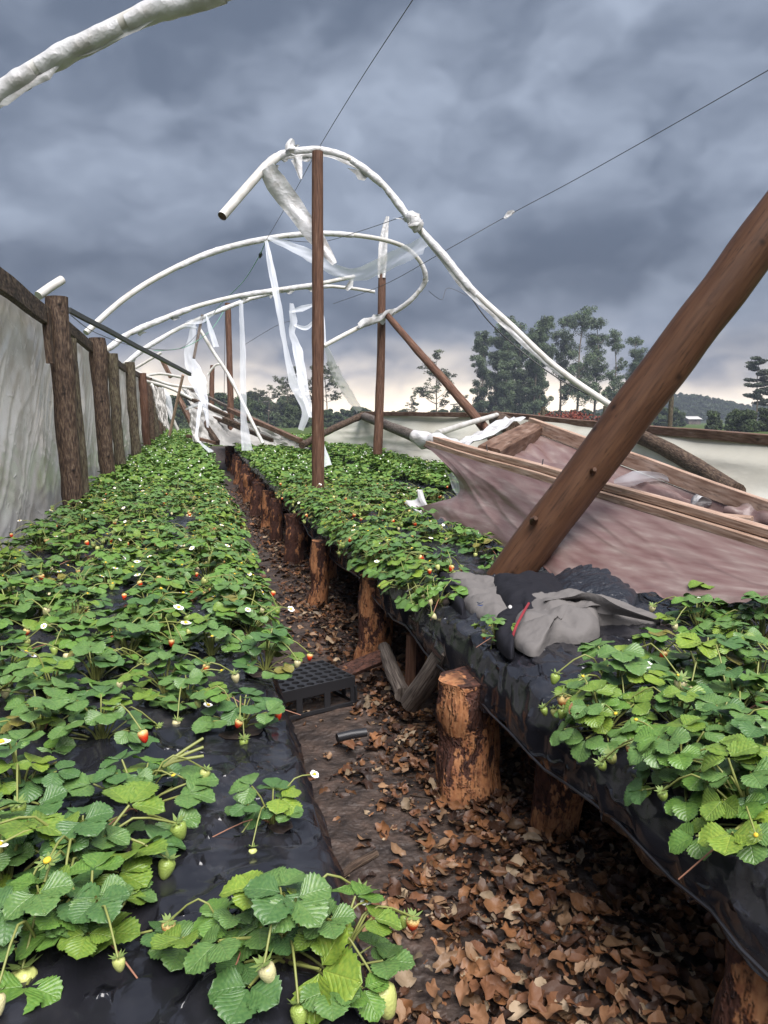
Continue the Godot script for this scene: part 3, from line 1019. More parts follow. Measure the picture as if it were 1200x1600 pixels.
	single("hose_piece", "short piece of black hose lying on the dark soil", "hose", tube([Vector3(0.419, 0.176, -2.364), Vector3(0.466, 0.179, -2.374), Vector3(0.519, 0.179, -2.381)], 0.0145, 12), M.black)

	# seedling tray, upside down
	var tray := thing("seedling_tray", "black plastic seedling tray with rows of holes, upside down on the path", "tray", Vector3(0.62, 0.015, -3.06))
	var fw := Vector3(-0.30, 0.0, 0.115)
	var dp := Vector3(-0.065, 0.0, -0.26)
	fw = fw.normalized() * 0.4
	dp = (dp - fw.normalized() * dp.dot(fw.normalized())).normalized() * 0.27
	var fr := ArrayMesh.new()
	for k in 4:
		var a: Vector3 = [Vector3.ZERO, fw, fw + dp, dp][k]
		var b: Vector3 = [fw, fw + dp, dp, Vector3.ZERO][k]
		var o := Vector3.UP
		timber(a + o * 0.008, b + o * 0.008, 0.008, 0.016, Vector3.UP, fr)
		timber(a + o * 0.1, b + o * 0.1, 0.006, 0.045, Vector3.UP, fr)
		for q in 4:
			var p := a.lerp(b, q / 3.0 * 0.97 + 0.015)
			var d := (b - a).normalized()
			timber(p + o * 0.016, p + o * 0.08, 0.006, 0.034 if q == 0 or q == 3 else 0.028, d.cross(Vector3.UP).cross(Vector3.UP), fr)
	part(tray, "frame", fr, M.black, true)
	var nx := 9
	var ny := 6
	var cells := ArrayMesh.new()
	for i in nx:
		for j in ny:
			# each hole is a square of the top with a round opening and a short collar
			var c := fw * ((i + 0.5) / nx) + dp * ((j + 0.5) / ny) + Vector3.UP * 0.122
			var ex := fw / nx * 0.5
			var ey := dp / ny * 0.5
			var v := PackedVector3Array()
			var ix := PackedInt32Array()
			for q in 16:
				var a := TAU * q / 16
				var sq := 1.0 / maxf(absf(cos(a)), absf(sin(a)))
				var d := ex * cos(a) + ey * sin(a)
				v.append_array([c + d * sq, c + d * 0.76, c + d * 0.76 - Vector3.UP * 0.0003, c + d * 0.68 - Vector3.UP * 0.045])
			for q in 16:
				var r := (q + 1) % 16
				for e in [0, 2]: ix.append_array([q * 4 + e, r * 4 + e, r * 4 + e + 1, q * 4 + e, r * 4 + e + 1, q * 4 + e + 1])
			mk(v, PackedVector2Array(), ix, PackedColorArray(), cells)
	part(tray, "cell_grid", joined(cells), M.black, true)

	# ------------------------------------------------------------ the plastic wall on the left
	var wall := func(u: float, v: float) -> Vector3:
		var z := lerpf(-2.0, -27.0, pow(u, 1.5))
		var y := lerpf(0.22, 2.0, v) + rise(z)
		var bend := n3(Vector3(z * 0.7, y * 0.7, 20)) * 0.5
		var w1 := pow(1.0 - absf(n3(Vector3(z * 2.6 + y * 3.4 + bend, z * 0.3 - y * 0.25, 8))), 2.5)
		var w2 := pow(1.0 - absf(n3(Vector3(z * 1.2 - y * 6.0 + 2.0 * bend, z * 0.6 + y * 0.4, 12))), 3.0) * smoothstep(1.5, 0.6, y)
		var d := n3(Vector3(z * 0.9 + y * 0.8, y * 0.7, 3)) * 0.03 + w1 * 0.014 + w2 * 0.012
		return Vector3(-1.16 + d * (0.3 + 0.7 * sin(PI * v)), y, z)
	single("plastic_wall", "milky creased plastic sheet hung behind the left row of posts", "plastic sheet", sheet(640, 90, wall), M.wall)
	var pz := [-6.42, -6.78, -8.82, -10.25, -12.95, -15.9, -17.9, -19.8, -22.0, -24.5, -3.0]
	var pl := ["tall rough squared post nearest the camera in the left wall", "slimmer post standing right behind the nearest wall post", "dark brown round post, second along the left wall", "grey-brown post, third along the left wall", "pale brown post, fourth along the left wall", "reddish post, fifth along the left wall"]
	for k in pz.size():
		var z: float = pz[k]
		var r: float = [0.085, 0.05, 0.085, 0.066, 0.078, 0.08, 0.075, 0.075, 0.08, 0.08, 0.08][k]
		var top: float = [2.13, 1.86, 2.07, 2.02, 2.08, 2.03, 2.0, 2.0, 2.0, 2.0, 2.1][k] + rise(z)
		var x: float = [-1.0, -0.97, -0.99, -0.985, -0.98, -0.98, -0.98, -0.98, -0.98, -0.98, -1.0][k]
		var pts := spline([Vector3(x + 0.08, 0.0, z - 0.03), Vector3(x + 0.04, 0.9, z), Vector3(x, top, z)], 16)
		single("wall_post", pl[k] if k < pl.size() else (["sixth post along the left wall, just past the reddish one", "seventh post along the left wall", "eighth post along the left wall, near its far end", "last post at the far end of the left wall"][k - 6] if k < 10 else "post of the left wall beside the nearest bed plants"), "post", tube(pts, [r, r * 0.97, r], 12, 0.16, 5.0), [M.old, M.old2, M.old, M.old2, M.old2, M.post][k % 6], "posts of the left wall")
	var rl := [[-2.2, -6.4, 0.13], [-6.5, -8.8, 0.1], [-8.85, -12.9, 0.09], [-13.0, -17.9, 0.09], [-17.9, -24.0, 0.09]]
	for k in rl.size():
		var a: float = rl[k][0]
		var b: float = rl[k][1]
		single("wall_rail", ["dark weathered rail on top of the nearest stretch of plastic wall", "short rail between the first and second wall posts", "rail running from the second to the fourth wall post", "rail on the far middle stretch of the left wall", "rail on the farthest stretch of the left wall"][k], "rail", timber(Vector3(-1.05, 1.99 + rise(a) + 0.02, a), Vector3(-1.05, 1.97 + rise(b), b), 0.05, rl[k][2]), M.old, "rails of the left wall")
	single("wooden_cleat", "short vertical board nailed beside the nearest wall post", "board", timber(Vector3(-1.03, 1.62, -6.22), Vector3(-1.04, 1.98, -6.2), 0.05, 0.09, Vector3(0, 0, 1)), M.old)
	single("steel_bar", "thin dark bar reaching out from the nearest wall post", "bar", timber(Vector3(-1.047, 2.164, -7.369), Vector3(-0.049, 1.806, -10.658), 0.035, 0.045), M.steel)
	single("bare_wire", "thin wire hanging below the dark bar by the wall", "wire", tube(spline([Vector3(-1.037, 2.119, -7.361), Vector3(-0.927, 2.059, -8.208), Vector3(-0.644, 2.073, -9.799), Vector3(-0.194, 2.217, -11.573), Vector3(0.087, 2.557, -12.583)], 24), 0.004, 5), M.wire)

	# ------------------------------------------------------------ hoops of white pipe
	var nip := ["pipe", "film_wrap"]
	var h0 := hoop("white pipe hoop wrapped in film at the top left, close overhead", [Vector3(-1.783, 1.925, -3.715), Vector3(-1.421, 2.097, -3.627), Vector3(-1.108, 2.258, -3.540), Vector3(-0.851, 2.386, -3.462), Vector3(-0.703, 2.475, -3.437), Vector3(-0.564, 2.550, -3.391), Vector3(-0.451, 2.605, -3.350), Vector3(-0.278, 2.673, -3.285), Vector3(-0.109, 2.737, -3.220), Vector3(0.032, 2.762, -3.168), Vector3(0.218, 2.803, -3.107)], 0.034, -1.0, 1.14)
	var h1 := hoop("broken white hoop over the tall centre post, ragged film along it", [Vector3(0.692, 3.522, -7.423), Vector3(0.773, 3.603, -7.465), Vector3(0.907, 3.673, -7.492), Vector3(1.164, 3.714, -7.487), Vector3(1.378, 3.672, -7.430), Vector3(1.550, 3.577, -7.376), Vector3(1.777, 3.381, -7.297), Vector3(2.001, 3.084, -7.206), Vector3(2.267, 2.746, -7.048), Vector3(2.528, 2.384, -6.888), Vector3(2.843, 2.055, -6.720), Vector3(3.208, 1.674, -6.532), Vector3(3.680, 1.315, -6.321), Vector3(3.928, 1.160, -6.190)], 0.03, 0.2, 1.2)
	part(h1, "broken_end", tube([Vector3(0.796, 3.609, -7.460), Vector3(0.686, 3.494, -7.369), Vector3(0.468, 3.204, -7.179), Vector3(0.273, 2.938, -6.987)], [0.04, 0.041, 0.041], 16, 0.0, 1.0, false), M.pipe)
	part(h1, "pipe_bore", tube([Vector3(0.276, 2.942, -6.992), Vector3(0.302, 2.979, -7.016)], 0.039, 16), M.rust)
	part(h1, "film_knot", tube(spline([Vector3(1.994, 3.106, -7.158), Vector3(2.024, 3.022, -7.110), Vector3(2.071, 2.965, -7.122)], 10), [0.042, 0.06, 0.062, 0.045], 12, 0.35, 12.0), M.film)
	part(h1, "film_tatter", ribbon([Vector3(1.960, 2.987, -7.100), Vector3(2.012, 3.012, -7.070), Vector3(2.076, 3.046, -7.079)], [0.03, 0.09, 0.05], Vector3(0.4, 1, 0), 12, 0.4, 0.4), M.film)
	part(h1, "film_tatter", ribbon([Vector3(0.936, 3.691, -7.436), Vector3(0.925, 3.726, -7.443), Vector3(0.944, 3.779, -7.444)], [0.15, 0.1, 0.03], Vector3(1, 0, 0), 10), M.film)
	part(h1, "film_tatter", ribbon([Vector3(0.968, 3.609, -7.418), Vector3(0.988, 3.515, -7.401), Vector3(1.008, 3.409, -7.384)], [0.12, 0.07, 0.02], Vector3(1, 0, 0), 10), M.film)
	part(h1, "film_tatter", ribbon([Vector3(1.175, 3.644, -7.372), Vector3(1.185, 3.574, -7.361), Vector3(1.189, 3.503, -7.351)], [0.08, 0.06, 0.02], Vector3(1, 0, 0), 10), M.film)
	part(h1, "film_flap", ribbon([Vector3(0.682, 3.450, -7.261), Vector3(0.762, 3.328, -7.278), Vector3(0.903, 3.159, -7.275), Vector3(1.085, 2.869, -7.143), Vector3(1.254, 2.595, -7.017)], [0.16, 0.2, 0.18, 0.15, 0.05], Vector3(1, 0.6, 0.5), 40, 0.15, 0.12), M.film)
	var h2 := hoop("white hoop curling over behind the centre post and bent back down", [Vector3(-1.147, 2.161, -9.207), Vector3(-0.788, 2.574, -9.585), Vector3(-0.364, 2.935, -9.940), Vector3(0.258, 3.327, -10.355), Vector3(0.993, 3.638, -10.836), Vector3(1.807, 3.860, -11.287), Vector3(2.631, 3.915, -11.611), Vector3(3.180, 3.882, -11.888), Vector3(3.462, 3.737, -12.008), Vector3(3.603, 3.536, -12.053), Vector3(3.607, 3.363, -12.135), Vector3(3.409, 3.114, -12.256), Vector3(3.076, 2.892, -12.414), Vector3(2.533, 2.648, -12.102), Vector3(1.889, 2.301, -11.594)], 0.034, 0.12, 1.12)
	part(h2, "film_tatter", ribbon([Vector3(2.512, 2.636, -12.002), Vector3(2.803, 2.781, -12.156), Vector3(3.184, 2.950, -12.291)], [0.1, 0.16, 0.1], Vector3(0, 1, 0.5), 12, 0.5, 0.6), M.film)
	hoop("third white hoop from the wall, sagging behind the bent one", [Vector3(-1.128, 2.118, -10.959), Vector3(-0.866, 2.381, -11.342), Vector3(-0.453, 2.639, -11.791), Vector3(0.096, 2.929, -12.315), Vector3(0.801, 3.190, -12.797), Vector3(1.457, 3.366, -13.177), Vector3(2.161, 3.549, -13.546), Vector3(2.836, 3.763, -13.926)], 0.035, 0.3, 1.2)
	var h4 := hoop("thin lowest white hoop ending in mid air near the slim far post", [Vector3(-1.122, 2.119, -13.652), Vector3(-0.819, 2.420, -14.030), Vector3(-0.233, 2.840, -14.561), Vector3(0.523, 3.256, -15.049), Vector3(1.218, 3.590, -15.543), Vector3(1.877, 3.806, -15.823), Vector3(2.565, 3.939, -16.087), Vector3(3.198, 3.951, -16.245), Vector3(3.785, 3.921, -16.409)], 0.035, 0.35, 1.2)
	part(h4, "film_tatter", ribbon([Vector3(3.113, 3.907, -16.157), Vector3(3.193, 4.013, -16.150), Vector3(3.263, 4.172, -16.153)], [0.1, 0.16, 0.04], Vector3(1, 0, 0), 10), M.film)
	for q in [[8, 26, 0.05], [24, 44, 0.07], [42, 58, 0.045]]:
		var seg := []
		for e in range(q[0], q[1], 3): seg.append(h0.get_meta("line")[e] + Vector3(0, -0.03, 0.015))
		part(h0, "film_edge", ribbon(seg, [0.01, q[2], q[2] * 0.8, q[2] * 1.1, 0.01], Vector3(0.1, 1, 0.15), 40, 0.15, 0.15), M.film)
	for q in [[4, 30], [38, 62]]:
		var seg := []
		for e in range(q[0], q[1], 2): seg.append(h1.get_meta("line")[e] + Vector3(-0.012, -0.026, 0.01))
		part(h1, "film_edge", ribbon(seg, [0.02, 0.06, 0.09, 0.06, 0.08, 0.03], Vector3(0.3, 1, 0.2), 60, 0.35, 0.2), M.film)
	single("pipe_stub", "short stub of white pipe sticking up beside the nearest wall post", "pipe", tube([Vector3(-1.218, 2.214, -6.950), Vector3(-1.142, 2.299, -7.046), Vector3(-1.059, 2.380, -7.139)], 0.036, 14), M.pipe)

	# ------------------------------------------------------------ standing and leaning poles
	single("centre_post", "tall straight brown pole rising from the right bed to the broken hoop", "post", tube(spline([Vector3(1.07, 0.0, -7.0), Vector3(1.08, 0.5, -7.0), Vector3(1.095, 2.0, -7.02), Vector3(1.112, 3.55, -7.04)], 26), [0.06, 0.055, 0.05], 14, 0.09, 5.0), M.post)
	var q2 := single("centre_post", "brown pole with white film on its top, behind the centre post", "post", tube(spline([Vector3(2.860, 0.129, -12.232), Vector3(2.883, 0.597, -12.284), Vector3(2.980, 2.209, -12.457), Vector3(3.039, 3.582, -12.611)], 20), [0.085, 0.075, 0.062], 12, 0.08, 5.0), M.post)
	part(q2, "film_strip", ribbon([Vector3(3.025, 3.510, -12.554), Vector3(3.031, 3.800, -12.536), Vector3(3.062, 4.161, -12.573), Vector3(3.131, 4.491, -12.596)], [0.12, 0.15, 0.13, 0.05], Vector3(1, 0, 0), 16, 0.3, 0.4), M.film)
	single("centre_post", "slim dark pole under the lowest hoop, left of the centre", "post", tube(spline([Vector3(0.728, 0.546, -16.844), Vector3(0.747, 1.704, -16.981), Vector3(0.750, 3.692, -17.224)], 18), [0.075, 0.07, 0.062], 10, 0.08, 5.0), M.post)
	single("centre_post", "short far pole standing out of the collapsed frames", "post", tube([Vector3(0.513, 1.537, -24.791), Vector3(0.536, 2.329, -24.883), Vector3(0.571, 2.904, -24.945)], [0.08, 0.07], 8, 0.08, 4.0), M.post)
	single("brace_pole", "thin brown pole leaning from the bent hoop down to the right", "pole", tube(spline([Vector3(3.033, 2.909, -12.323), Vector3(3.262, 2.272, -11.360), Vector3(3.502, 1.646, -10.396), Vector3(3.734, 0.994, -9.430)], 20), [0.05, 0.06, 0.066], 12, 0.08, 5.0), M.post)
	var lp := single("leaning_pole", "thick brown pole leaning across the right side, jacket at its foot", "pole", tube(spline([Vector3(1.268, 0.368, -3.217), Vector3(1.360, 0.528, -3.162), Vector3(1.855, 1.282, -2.979), Vector3(2.272, 1.936, -2.802), Vector3(2.742, 2.654, -2.619)], 40), [0.092, 0.093, 0.097, 0.1], 24, 0.05, 3.0), M.pole)

	for kn in [Vector3(1.398, 0.781, -3.029), Vector3(1.632, 0.989, -2.966)]:
		part(lp, "knot", tube([kn + Vector3(0.01, -0.012, -0.02), kn + Vector3(0, 0, 0.01), kn + Vector3(-0.004, 0.006, 0.03)], [0.02, 0.014, 0.009], 9, 0.2, 30.0), M.pole)

	# ------------------------------------------------------------ fallen frame and plastic on the right
	var fa := Vector3(1.623, 1.049, -5.339)
	var na := Vector3(1.997, 0.766, -2.342)
	na = na + (na - fa) * 0.25
	var ab := thing("fallen_frame_beam", "long double lath of pale sawn wood along the top of the torn maroon sheet", "beam", fa)
	part(ab, "lath", timber(fa + Vector3(0, 0.035, 0), na + Vector3(0, 0.035, 0), 0.05, 0.034), M.sawn)
	part(ab, "lath", timber(fa + Vector3(-0.022, -0.012, 0.02), na + Vector3(-0.022, -0.012, 0.02), 0.045, 0.05), M.sawn)
	part(ab, "nail", tube([fa.lerp(na, 0.4) + Vector3(0, 0.03, 0), fa.lerp(na, 0.4) + Vector3(0.01, 0.085, 0)], 0.003, 6), M.wire)
	part(ab, "nail", tube([fa.lerp(na, 0.24) + Vector3(0, 0.03, 0), fa.lerp(na, 0.24) + Vector3(-0.01, 0.09, 0)], 0.003, 6), M.wire)
	part(ab, "film_wrap", tube(spline([Vector3(1.535, 1.103, -5.419), Vector3(1.597, 1.067, -5.347), Vector3(1.668, 1.052, -5.224), Vector3(1.738, 1.015, -4.944)], 14), [0.03, 0.065, 0.055, 0.035], 14, 0.4, 7.0), M.film)
	var top_a := func(u: float) -> Vector3: return fa.lerp(na, u) + Vector3(-0.045, -0.02, 0.03)
	var low_a: Array = [Vector3(1.465, 0.599, -5.115), Vector3(1.482, 0.575, -4.434), Vector3(1.559, 0.559, -3.895), Vector3(1.464, 0.540, -2.931), Vector3(1.542, 0.555, -2.603), Vector3(1.641, 0.580, -2.344), Vector3(1.791, 0.620, -2.084), Vector3(1.807, 0.677, -1.776)]
	single("torn_sheet", "torn maroon-brown plastic sheet hanging from the pale lath behind the jacket", "plastic sheet", sheet(120, 50, func(u, v):
		var a: Vector3 = top_a.call(u)
		var f: float = u * (low_a.size() - 1)
		var i := mini(int(f), low_a.size() - 2)
		var b: Vector3 = (low_a[i] as Vector3).lerp(low_a[i + 1], f - i)
		var p := a.lerp(b, v)
		var w := exp(-u * 7.0)
		p += (na - fa).normalized() * (0.62 * sin(PI * pow(v, 0.85)) * w)
		p += Vector3(-0.08, 0.02, 0.1) * 0.5 * w * sin(PI * v) * sin(v * 9.0)
		var d := 0.018 * n3(Vector3(u * 3.0, v * 1.0, 2)) + 0.007 * pow(1.0 - absf(n3(Vector3(u * 7 - v * 2.5, v * 1.2 + u * 1.0, 5))), 5.0) + 0.006 * n3(Vector3(u * 14 - v * 5, v * 3, 9))
		p += Vector3(-0.75, 0.2, 0.6) * d * sin(PI * minf(v * 0.9 + 0.02, 1.0))
		if v > 0.97: p.y += 0.02 * n3(Vector3(u * 30, 1, 1))
		return p, Vector2(1.6, 1.2)), M.maroon)
	single("film_scrap", "white torn scrap of film at the left tip of the maroon sheet", "plastic film", ribbon([Vector3(1.472, 0.661, -5.172), Vector3(1.500, 0.613, -5.108), Vector3(1.536, 0.566, -5.042)], [0.16, 0.1, 0.05], Vector3(0.3, 1, 0), 14, 0.4, 0.4), M.film)
	single("film_scrap", "pale crumpled film corner above the left tip of the maroon sheet", "plastic film", ribbon([Vector3(1.626, 0.859, -4.848), Vector3(1.649, 0.812, -4.785), Vector3(1.646, 0.725, -4.723)], [0.12, 0.14, 0.05], Vector3(1, 0.4, 0), 14, 0.4, 0.4), M.veil)
	var fb := Vector3(2.534, 1.175, -5.599)
	var nb_ := Vector3(2.878, 0.738, -3.388)
	nb_ = nb_ + (nb_ - fb) * 0.3
	single("fallen_frame_beam", "sawn beam sloping down to the right behind the thick leaning pole", "beam", timber(fb, nb_, 0.05, 0.095, Vector3(0.1, 1, 0.1)), M.sawn)
	single("beam_end", "heavy sawn timber block with red-brown end where the fallen beams meet", "beam", timber(Vector3(2.509, 1.107, -5.493), Vector3(1.783, 0.964, -4.564), 0.15, 0.15, Vector3(0.2, 1, 0.1)), M.brown)
	single("film_scrap", "white film draped over the heavy timber block", "plastic film", sheet(14, 10, func(u, v):
		var a := Vector3(2.464, 1.224, -5.518)
		var b := Vector3(1.683, 0.994, -4.851)
		var c := Vector3(2.468, 1.216, -5.931)
		return a.lerp(b, v) + (c - a) * u * (1 - v * 0.2) + Vector3(0, 0.035 * n3(Vector3(u * 4, v * 5, 1)), 0)), M.film)
	var low_b: Array = [Vector3(1.770, 0.973, -4.723), Vector3(2.147, 0.856, -4.514), Vector3(2.384, 0.763, -4.134), Vector3(2.573, 0.685, -3.767), Vector3(2.716, 0.683, -3.629), Vector3(2.876, 0.655, -3.379), Vector3(2.964, 0.626, -2.939)]
	single("maroon_sheet", "sagging maroon plastic stretched behind the pale lath, below the sloping beam", "plastic sheet", sheet(60, 20, func(u, v):
		var a: Vector3 = fb.lerp(nb_, u) + Vector3(-0.02, -0.05, 0)
		var f: float = u * (low_b.size() - 1)
		var i := mini(int(f), low_b.size() - 2)
		var p := a.lerp((low_b[i] as Vector3).lerp(low_b[i + 1], f - i), v)
		p.y += (0.05 * n3(Vector3(u * 4, v * 2, 3)) + 0.05 * absf(n3(Vector3(u * 7 - v * 3, v * 3, 5))) - 0.04) * sin(PI * v)
		return p, Vector2(1.5, 1.0)), M.maroon)
	single("broken_plank", "pale broken plank under the loose plastic at the right edge", "plank", timber(Vector3(2.569, 0.706, -3.563), Vector3(2.761, 0.695, -3.360), 0.1, 0.03), M.sawn)
	single("plastic_roll", "loose dusky roll of plastic bunched at the right edge under the beam", "plastic film", tube(spline([Vector3(2.751, 0.710, -3.571), Vector3(2.833, 0.689, -3.497), Vector3(2.876, 0.662, -3.380), Vector3(2.992, 0.637, -3.245)], 16), [0.03, 0.07, 0.06, 0.06], 14, 0.5, 10.0), M.maroon)
	single("film_scrap", "curled light film scrap lying on the maroon plastic near the pole", "plastic film", ribbon([Vector3(2.502, 0.816, -4.267), Vector3(2.590, 0.831, -4.196), Vector3(2.713, 0.851, -4.116), Vector3(2.765, 0.824, -4.049)], [0.05, 0.12, 0.08, 0.03], Vector3(0.2, 1, 0.6), 18, 0.3, 0.3), M.veil)
	single("film_scrap", "small white splash of torn film above the broken plank", "plastic film", ribbon([Vector3(2.685, 0.728, -3.745), Vector3(2.721, 0.749, -3.739), Vector3(2.790, 0.742, -3.721)], [0.03, 0.1, 0.02], Vector3(0.2, 1, 0.6), 10, 0.5, 0.6), M.film)
	# the right wall, half fallen
	var rt: Array = [Vector3(3.381, 1.331, -15.673), Vector3(3.845, 1.311, -13.795), Vector3(4.189, 1.290, -12.258), Vector3(4.414, 1.266, -10.853), Vector3(4.240, 1.200, -9.332), Vector3(4.276, 1.156, -8.178), Vector3(4.250, 1.123, -7.040), Vector3(4.181, 1.086, -5.809), Vector3(4.044, 1.061, -4.802), Vector3(3.930, 1.038, -3.998)]
	var rbm: Array = [Vector3(2.428, 0.593, -17.473), Vector3(3.479, 0.510, -14.823), Vector3(3.713, 0.536, -11.452), Vector3(3.766, 0.537, -9.677), Vector3(3.626, 0.469, -7.941), Vector3(3.583, 0.463, -6.811), Vector3(3.524, 0.486, -5.792), Vector3(3.404, 0.496, -4.682), Vector3(3.305, 0.467, -3.873), Vector3(3.176, 0.450, -3.177)]
	single("plastic_wall", "low milky plastic sheet sagging under a rail along the right side", "plastic sheet", sheet(120, 24, func(u, v):
		var f: float = u * (rt.size() - 1)
		var i := mini(int(f), rt.size() - 2)
		var p: Vector3 = (rt[i] as Vector3).lerp(rt[i + 1], f - i).lerp((rbm[i] as Vector3).lerp(rbm[i + 1], f - i), v)
		var d := 0.1 * n3(Vector3(p.x * 1.2, p.y * 2, p.z * 0.5)) + 0.05 * absf(n3(Vector3(p.y * 6.0, p.z * 0.4, 4)))
		return p + Vector3(-0.8, 0, 0.6) * d * sin(PI * v)), M.rwall)
	for k in 3:
		var a: Vector3 = [Vector3(3.377, 1.345, -15.779), Vector3(4.397, 1.297, -11.068), Vector3(4.254, 1.123, -6.987)][k]
		var b: Vector3 = [Vector3(4.422, 1.275, -10.748), Vector3(4.258, 1.124, -6.935), Vector3(3.928, 1.043, -3.948)][k]
		single("wall_rail", ["rail along the top of the far stretch of the low right sheet", "rail crossing behind the timber block toward the leaning pole", "dark rail at the right edge with striped milky plastic below"][k], "rail", timber(a, b, 0.09, 0.075), M.brown, "rails of the right wall")
	single("fallen_pole", "round pole sloping right from the junction, under the pale lath's wrapped end", "pole", tube(spline([Vector3(3.362, 1.278, -15.463), Vector3(3.014, 1.029, -11.165), Vector3(2.671, 0.881, -8.017)], 14), [0.085, 0.08], 12, 0.06, 4.0), M.grey)
	single("fallen_pole", "dark pole sloping left from the junction behind the centre post", "pole", tube(spline([Vector3(3.367, 1.305, -15.673), Vector3(2.531, 1.043, -14.497), Vector3(1.768, 0.775, -13.199)], 14), [0.07, 0.06], 12, 0.08, 4.0), M.old)
	single("fallen_pole", "thick dark pole with stapled sleeve sloping down behind the sawn beam", "pole", tube(spline([Vector3(4.047, 1.073, -6.565), Vector3(3.894, 0.909, -5.650), Vector3(3.535, 0.715, -4.469)], 14), [0.07, 0.066], 14, 0.05, 4.0), M.old)
	single("pole_stub", "short round pole stub hanging beneath the right rail", "pole", tube([Vector3(4.261, 1.218, -10.573), Vector3(4.151, 1.156, -9.970), Vector3(4.131, 1.089, -9.656)], [0.12, 0.11], 12, 0.1, 4.0), M.old)
	single("broken_pipe", "short length of white pipe lying between the wrapped lath end and the rail", "pipe", tube([Vector3(2.445, 1.068, -7.680), Vector3(3.191, 1.162, -8.857), Vector3(4.111, 1.276, -10.202)], 0.034, 12), M.pipe)

	# ------------------------------------------------------------ collapsed roof at the far end
	var fallen := [
		[Vector3(-0.300, 1.775, -17.763), Vector3(0.653, 1.290, -15.917), 0.075, "dark beam of the collapsed roof running down from the wall", 0], [Vector3(0.678, 1.425, -16.446), Vector3(1.802, 0.841, -13.613), 0.085, "long beam of the collapsed roof ending behind the centre post", 1],
		[Vector3(-0.207, 2.031, -19.845), Vector3(2.000, 0.772, -14.386), 0.06, "thin upper lath of the collapsed roof", 2], [Vector3(-0.066, 1.453, -18.703), Vector3(1.405, 0.826, -14.745), 0.07, "lowest dark beam of the collapsed roof", 0],
		[Vector3(-0.339, 1.706, -18.283), Vector3(0.031, 0.885, -17.159), 0.1, "short pole propped under the collapsed roof beside the bed end", 1], [Vector3(0.007, 1.439, -17.647), Vector3(0.434, 0.744, -16.215), 0.1, "dark leaning pole right of the short prop", 0],
		[Vector3(-0.179, 0.879, -16.795), Vector3(0.380, 0.746, -16.124), 0.06, "plank lying across the far path", 1], [Vector3(-0.875, 2.925, -23.227), Vector3(-0.641, 2.417, -23.107), 0.1, "stub of brown pole rising past the end of the wall", 1],
		[Vector3(0.564, 1.226, -15.931), Vector3(0.905, 1.064, -15.310), 0.09, "short dark block wedged between the fallen beams", 0]]
	for b in fallen:
		single("fallen_beam", b[3], "beam", timber(b[0], b[1], b[2], b[2]), [M.old, M.brown, M.grey][b[4]], "beams of the collapsed roof")
	var pipes := [
		[[Vector3(-1.287, 2.295, -18.067), Vector3(-0.585, 2.023, -18.381), Vector3(0.123, 1.943, -18.717)], "white pipe lying along the top of the collapsed frames"], [[Vector3(-1.391, 2.486, -20.189), Vector3(-1.079, 2.674, -20.136), Vector3(-0.767, 2.862, -20.083)], "short white pipe pointing up past the last wall posts"],
		[[Vector3(-1.336, 2.251, -20.147), Vector3(-0.833, 2.375, -20.558), Vector3(-0.292, 2.306, -20.936)], "low white pipe arch beyond the wall's end"], [[Vector3(-1.049, 2.032, -16.941), Vector3(-0.448, 1.867, -17.292), Vector3(0.340, 1.432, -17.047), Vector3(0.609, 1.266, -16.443)], "long white pipe lying on the fallen beams"],
		[[Vector3(0.016, 2.361, -21.904), Vector3(0.221, 2.431, -21.863), Vector3(0.333, 2.188, -21.806), Vector3(0.342, 1.911, -21.769)], "small white pipe bend above the fallen beams"], [[Vector3(0.123, 2.983, -15.735), Vector3(0.400, 2.500, -15.609), Vector3(0.635, 2.092, -15.294), Vector3(0.849, 1.622, -14.977), Vector3(1.034, 1.164, -14.669), Vector3(1.212, 0.775, -14.474)], "white pipe bowing down behind the slim dark pole"],
		[[Vector3(0.391, 2.548, -23.908), Vector3(0.622, 2.833, -23.887), Vector3(0.809, 2.871, -23.846)], "white pipe end crossing the short far pole"], [[Vector3(-1.123, 2.091, -19.039), Vector3(-0.632, 2.002, -18.908), Vector3(-0.056, 1.649, -17.689)], "white pipe under the others at the wall's end"],
		[[Vector3(-0.843, 1.929, -16.360), Vector3(-0.532, 1.418, -16.221), Vector3(-0.346, 1.007, -16.229)], "white pipe hanging down to the end of the left bed"]]
	for b in pipes:
		var pp := []
		for q in b[0]: pp.append(q)
		single("fallen_pipe", b[1], "pipe", tube(spline(pp, 20), 0.034, 10, 0.1, 6.0), M.pipe, "pipes of the collapsed roof")
	single("thin_stick", "thin pale stick leaning from the dark bar's end to the bed", "stick", tube([Vector3(-0.142, 1.810, -10.889), Vector3(-0.242, 1.436, -11.074), Vector3(-0.355, 0.995, -11.255)], 0.02, 8, 0.1, 4.0), M.sawn)
	single("dark_lath", "grey lath leaning between the hanging strips at the lowest hoop", "lath", timber(Vector3(0.178, 3.107, -14.700), Vector3(0.009, 2.305, -14.436), 0.05, 0.03, Vector3(0, 0, 1)), M.grey)
